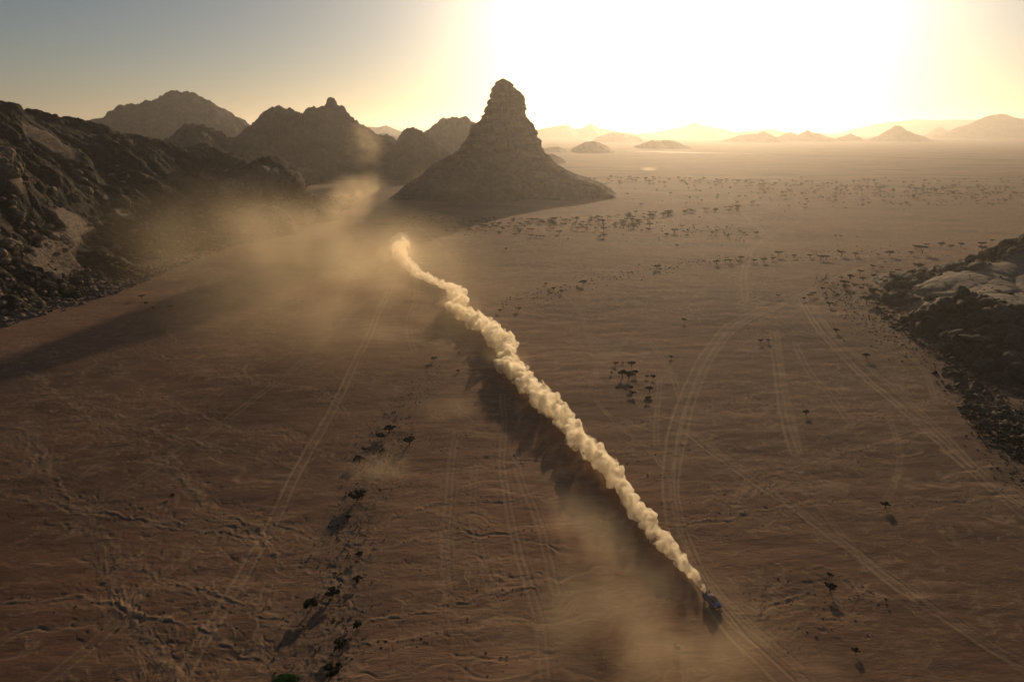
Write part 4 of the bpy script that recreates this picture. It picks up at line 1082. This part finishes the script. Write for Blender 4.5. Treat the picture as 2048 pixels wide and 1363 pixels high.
def cyl(name, c, r, h, axis, mat, parent, seg=24, bev=.03):
    bm = bmesh.new(); bmesh.ops.create_cone(bm, cap_ends=True, segments=seg, radius1=r, radius2=r, depth=h)
    if axis == 'y': bmesh.ops.rotate(bm, verts=bm.verts, matrix=Matrix.Rotation(math.pi/2, 3, 'X'))
    if axis == 'x': bmesh.ops.rotate(bm, verts=bm.verts, matrix=Matrix.Rotation(math.pi/2, 3, 'Y'))
    if bev: bmesh.ops.bevel(bm, geom=[e for e in bm.edges if len(e.link_faces) == 2 and abs(e.link_faces[0].normal.dot(e.link_faces[1].normal)) < .3], offset=bev, segments=2, affect='EDGES')
    me = bpy.data.meshes.new(name); bm.to_mesh(me); bm.free(); return link(name, me, [mat], parent, c)
prism('body', [(2.2,.55),(2.25,.85),(2.05,1.02),(1.0,1.18),(-.9,1.22),(-2.1,1.25),(-2.2,.95),(-2.1,.55),(-1.95,.50),(-1.75,.95),(-1.05,.95),(-.85,.45),(.85,.45),(1.05,.93),(1.75,.93),(1.95,.5)], .98, .92, M_blue, truck, .04)
prism('cab', [(.95,1.15),(.25,1.78),(-.95,1.84),(-1.35,1.20)], .86, .68, M_blue, truck, .06)
prism('windscreen', [(.93,1.20),(.90,1.23),(.30,1.77),(.35,1.79),(1.0,1.21)], .76, .62, M_glass, truck, 0)
for s in (-1, 1):
    prism('side_window', [(.60,1.30),(.18,1.68),(-.55,1.72),(-.65,1.30)], .03, .03, M_glass, truck, 0).location = (0, s*.80, 0)
    prism('headlight', [(2.02,.80),(2.24,.80),(2.20,.98),(2.02,1.0)], .17, .17, M_lamp, truck, .03).location = (.02, s*.66, 0)
    prism('fender_flare', [(1.98,.72),(1.80,1.06),(1.0,1.08),(.78,.72),(1.02,.86),(1.74,.86)], .09, .07, M_blue, truck, .02).location = (0, s*.98, 0)
    prism('fender_flare', [(-.82,.72),(-1.0,1.08),(-1.80,1.06),(-2.02,.72),(-1.76,.86),(-1.04,.86)], .09, .07, M_blue, truck, .02).location = (0, s*.98, 0)
    prism('mirror', [(.55,1.25),(.70,1.25),(.68,1.42),(.57,1.42)], .09, .09, M_black, truck, .02).location = (.05, s*1.0, 0)
    for x in (1.4, -1.4):
        w = cyl('wheel', (x, s*.88, .44), .30, .30, 'y', M_rim, truck)
        t = cyl('tyre', (0, 0, 0), .44, .28, 'y', M_tyre, w, 28, .06)
    prism('rear_fin', [(-1.35,1.2),(-1.7,1.62),(-2.15,1.72),(-2.15,1.2)], .04, .03, M_blue, truck, .01).location = (0, s*.80, 0)
prism('roof_scoop', [(.15,1.80),(.05,1.98),(-.55,1.97),(-.75,1.83)], .30, .24, M_black, truck, .03)
prism('roof_panel', [(.12,1.79),(.10,1.815),(-.85,1.865),(-.87,1.84)], .56, .54, M_white, truck, 0)
prism('bonnet_panel', [(1.95,1.045),(1.93,1.065),(1.15,1.185),(1.12,1.165)], .32, .32, M_white, truck, 0)
prism('rear_deck', [(-1.25,1.23),(-1.35,1.36),(-2.1,1.40),(-2.16,1.23)], .74, .70, M_black, truck, .03)
prism('bumper', [(2.2,.42),(2.38,.50),(2.36,.78),(2.2,.80)], .86, .80, M_black, truck, .04)
cyl('spare_wheel', (-1.75, 0, 1.46), .40, .24, 'z', M_tyre, truck, 28, .05)
cyl('antenna', (-.9, .45, 2.15), .02, .6, 'z', M_black, truck, 8, 0)

# ------------------------------------------------------------------ dust
def vol_mat(name, color, aniso, build):
    m = bpy.data.materials.new(name); m.use_nodes = True; t = m.node_tree; t.nodes.clear()
    o = N(t, 'ShaderNodeOutputMaterial'); v = N(t, 'ShaderNodeVolumePrincipled')
    v.inputs['Color'].default_value = (*color, 1); v.inputs['Anisotropy'].default_value = aniso
    t.links.new(v.outputs[0], o.inputs['Volume']); build(t, v); return m
TRAIL = [(806,472,15),(797,488,18),(800,510,17),(815,530,14),(835,548,13),(865,562,12),(893,572,13),(912,588,20),(922,604,22),(908,618,22),(935,634,22),(965,648,23),(988,662,26),(1005,685,30),(1016,706,26),(1012,728,28),(1040,757,29),(1075,787,29),(1105,815,29),(1130,842,29),(1152,872,29),(1180,905,31),(1210,935,31),(1237,968,28),(1267,1010,27),(1297,1045,26),(1326,1080,24),(1356,1115,20),(1382,1146,17),(1400,1168,12),(1411,1183,7)]
def build_trail():
    r = random.Random(21); sph = []; NZ = random.Random(5)
    C3 = []
    for px, py, rp in TRAIL:
        p = gp(px, py); zc = p[1]*CP+CAM_H*SP; R = rp*zc/FPX*.78
        q = gp(px, py, R*.6); C3.append((q[0], q[1], R*.6, R))
    C3 = np.array(C3)
    seg = np.linalg.norm(np.diff(C3[:, :3], axis=0), axis=1); cum = np.append(0, np.cumsum(seg)); s = 0.0
    while s < cum[-1]:
        c = [np.interp(s, cum, C3[:, k]) for k in range(4)]; R = c[3]
        big = (c[0]+r.gauss(0,.30)*R, c[1]+r.gauss(0,.30)*R, c[2]+r.gauss(0,.14)*R, R*r.uniform(.42,.74)); sph.append(big)
        for k in range(9):
            d = Vector((r.gauss(0,1), r.gauss(0,1), r.gauss(.25,1))).normalized(); rr = R*r.uniform(.15,.46)
            b = (big[0]+d.x*big[3]*.95, big[1]+d.y*big[3]*.95, max(big[2]+d.z*big[3]*.9, rr*.3), rr); sph.append(b)
            for j in range(5):
                e = (d+Vector((r.gauss(0,.7), r.gauss(0,.7), r.gauss(0,.7)))).normalized(); r2 = rr*r.uniform(.3,.5)
                sph.append((b[0]+e.x*rr*.95, b[1]+e.y*rr*.95, b[2]+e.z*rr*.95, r2))
        s += R*.5
    bm = bmesh.new(); bmesh.ops.create_icosphere(bm, subdivisions=2, radius=1)
    v0 = np.array([v.co[:] for v in bm.verts]); f0 = np.array([[v.index for v in f.verts] for f in bm.faces]); bm.free()
    A = np.array(sph); org = np.array([60., 250., 0.])
    V = (v0[None]*A[:, None, 3:4]+A[:, None, :3]).reshape(-1, 3)-org; F = (f0[None]+(np.arange(len(A))*len(v0))[:, None, None]).reshape(-1, 3)
    tmp = link('temp', mesh_np('temp', V, F)); md = tmp.modifiers.new('r', 'REMESH'); md.mode = 'VOXEL'; md.voxel_size = .42
    dg = bpy.context.evaluated_depsgraph_get(); me = bpy.data.meshes.new_from_object(tmp.evaluated_get(dg)); me.name = 'dust_trail'
    old = tmp.data; bpy.data.objects.remove(tmp); bpy.data.meshes.remove(old)
    def b(t, v):
        g = N(t, 'ShaderNodeNewGeometry').outputs['Position']
        n = noise(t, mapping(t, g, (.42,.42,.42)), 1.0, 5, .65)
        d = N(t, 'ShaderNodeMapRange'); d.inputs['From Min'].default_value = .43; d.inputs['From Max'].default_value = .60; d.inputs['To Min'].default_value = .02; d.inputs['To Max'].default_value = 1.9
        t.links.new(n, d.inputs[0]); sx = N(t, 'ShaderNodeSeparateXYZ'); t.links.new(g, sx.inputs[0])
        age = N(t, 'ShaderNodeMapRange'); age.inputs['From Min'].default_value = 130; age.inputs['From Max'].default_value = 560; age.inputs['To Min'].default_value = 1.0; age.inputs['To Max'].default_value = .22
        t.links.new(sx.outputs[1], age.inputs[0]); t.links.new(math2(t, 'MULTIPLY', d.outputs[0], age.outputs[0]), v.inputs['Density'])
    m = vol_mat('dust_trail', (.99,.93,.79), .45, b); m.cycles.volume_step_rate = .5 if hasattr(m.cycles, 'volume_step_rate') else 1
    me.materials.clear(); me.materials.append(m)
    o = link('dust_trail', me, [], None, tuple(org)); tag(o, 'long winding thick bright dust trail billowing behind the truck', 'dust trail'); return o
if HAZE: build_trail()

def cloud(label, c, rad, dens, nscale, rotz=0, seed=0, aniso=.45, col=(.95,.80,.56), lo=.40, hi=.70, name='dust_cloud'):
    """ellipsoid of drifting dust whose density fades to nothing at its skin"""
    bm = bmesh.new(); bmesh.ops.create_icosphere(bm, subdivisions=3, radius=1)
    me = bpy.data.meshes.new(name); bm.to_mesh(me); bm.free()
    def b(t, v):
        tc = N(t, 'ShaderNodeTexCoord').outputs['Object']
        ln = N(t, 'ShaderNodeVectorMath', operation='DOT_PRODUCT'); t.links.new(tc, ln.inputs[0]); t.links.new(tc, ln.inputs[1])
        fall = math2(t, 'POWER', math2(t, 'SUBTRACT', 1.0, ln.outputs['Value'], True), 2.2)
        g = N(t, 'ShaderNodeNewGeometry').outputs['Position']
        mp = mapping(t, g, (nscale, nscale, nscale)); mp.node.inputs['Location'].default_value = (seed*3.7, seed, 0)
        n = noise(t, mp, 1.0, 4, .6); mr = N(t, 'ShaderNodeMapRange'); mr.inputs['From Min'].default_value = lo; mr.inputs['From Max'].default_value = hi
        t.links.new(n, mr.inputs[0])
        t.links.new(math2(t, 'MULTIPLY', math2(t, 'MULTIPLY', fall, mr.outputs[0]), dens), v.inputs['Density'])
    m = vol_mat('drifting_dust', col, aniso, b); me.materials.append(m)
    o = link(name, me, [], None, tuple(c)); o.scale = rad; o.rotation_euler = (0, 0, rotz)
    tag(o, label, 'dust cloud'); return o
if HAZE:
    q = gp(625, 530, 20); cloud('broad thin veil of dust drifting over the plain left of the trail top', q, (105, 200, 42), .013, .02, .5, 3, .55)
    q = gp(470, 455, 26); cloud('wide golden haze of dust spilling onto the lower left mountainside', q, (120, 200, 45), .0026, .016, .35, 4, .55)
    q = gp(800, 500, 10); cloud('soft wisp of dust fraying off the far end of the trail', q, (20, 46, 11), .030, .07, .2, 31, .6)
    q = gp(915, 605, 7); cloud('soft wisp of dust fraying off the kink of the trail', q, (13, 22, 7), .045, .12, .5, 33, .5)
    q = gp(1010, 715, 5); cloud('soft wisp of dust fraying off the middle of the trail', q, (10, 17, 6), .045, .14, .5, 35, .5)
    q = gp(700, 640, 8); cloud('faint dust patch low over the tracks left of the trail', q, (38, 60, 12), .010, .04, .3, 5)
    q = gp(725, 402, 24); cloud('bright sunlit puff of dust beside the left foot of the sandstone tower', q, (42, 60, 34), .045, .03, 0, 7, .6)
    q = dp(733, 310, 1150); cloud('tall wispy column of dust rising left of the sandstone tower', (q[0], 1150, 70), (40, 50, 62), .008, .025, 0, 9, .6)
    q = gp(860, 400, 20); cloud('low dust hanging against the left flank of the sandstone tower', (q[0], 860, 22), (60, 60, 32), .007, .03, 0, 11, .5)
    q = gp(1270, 1260, 5); cloud('olive dust cloud drifting over the ground left of the truck', q, (34, 28, 9), .060, .07, .3, 13, .2)
    q = gp(1180, 1080, 4); cloud('thin dust tongue reaching up from the cloud left of the truck', q, (13, 28, 6), .060, .08, .15, 15, .2)
    q = gp(900, 815, 3); cloud('small faint dust patch right of the upper wadi', q, (15, 13, 4), .04, .10, 0, 17, .3)
    q = gp(755, 935, 3); cloud('small pale dust patch lying in the wadi', q, (12, 12, 4), .05, .10, 0, 19, .3)
    q = gp(1298, 338, 5); cloud('tiny bright dust plume far out on the plain right of the tower', q, (26, 40, 6), .012, .02, 0, 21, .5, lo=.3, hi=.5)
    q = gp(1480, 1345, 4); cloud('thin dust drifting over the track below the truck', q, (24, 16, 6), .05, .09, -.2, 23, .2)
# desert air
if HAZE:
    bm = bmesh.new(); bmesh.ops.create_cube(bm, size=1)
    me = bpy.data.meshes.new('haze'); bm.to_mesh(me); bm.free()
    m = vol_mat('haze', (.97,.92,.86), .68, lambda t, v: v.inputs['Density'].__setattr__('default_value', .000066)); me.materials.append(m)
    hz = link('haze', me, [], None, (0, 0, 205)); hz.scale = (70000, 70000, 430); hz['kind'] = 'stuff'; hz['label'] = 'warm dusty desert air'
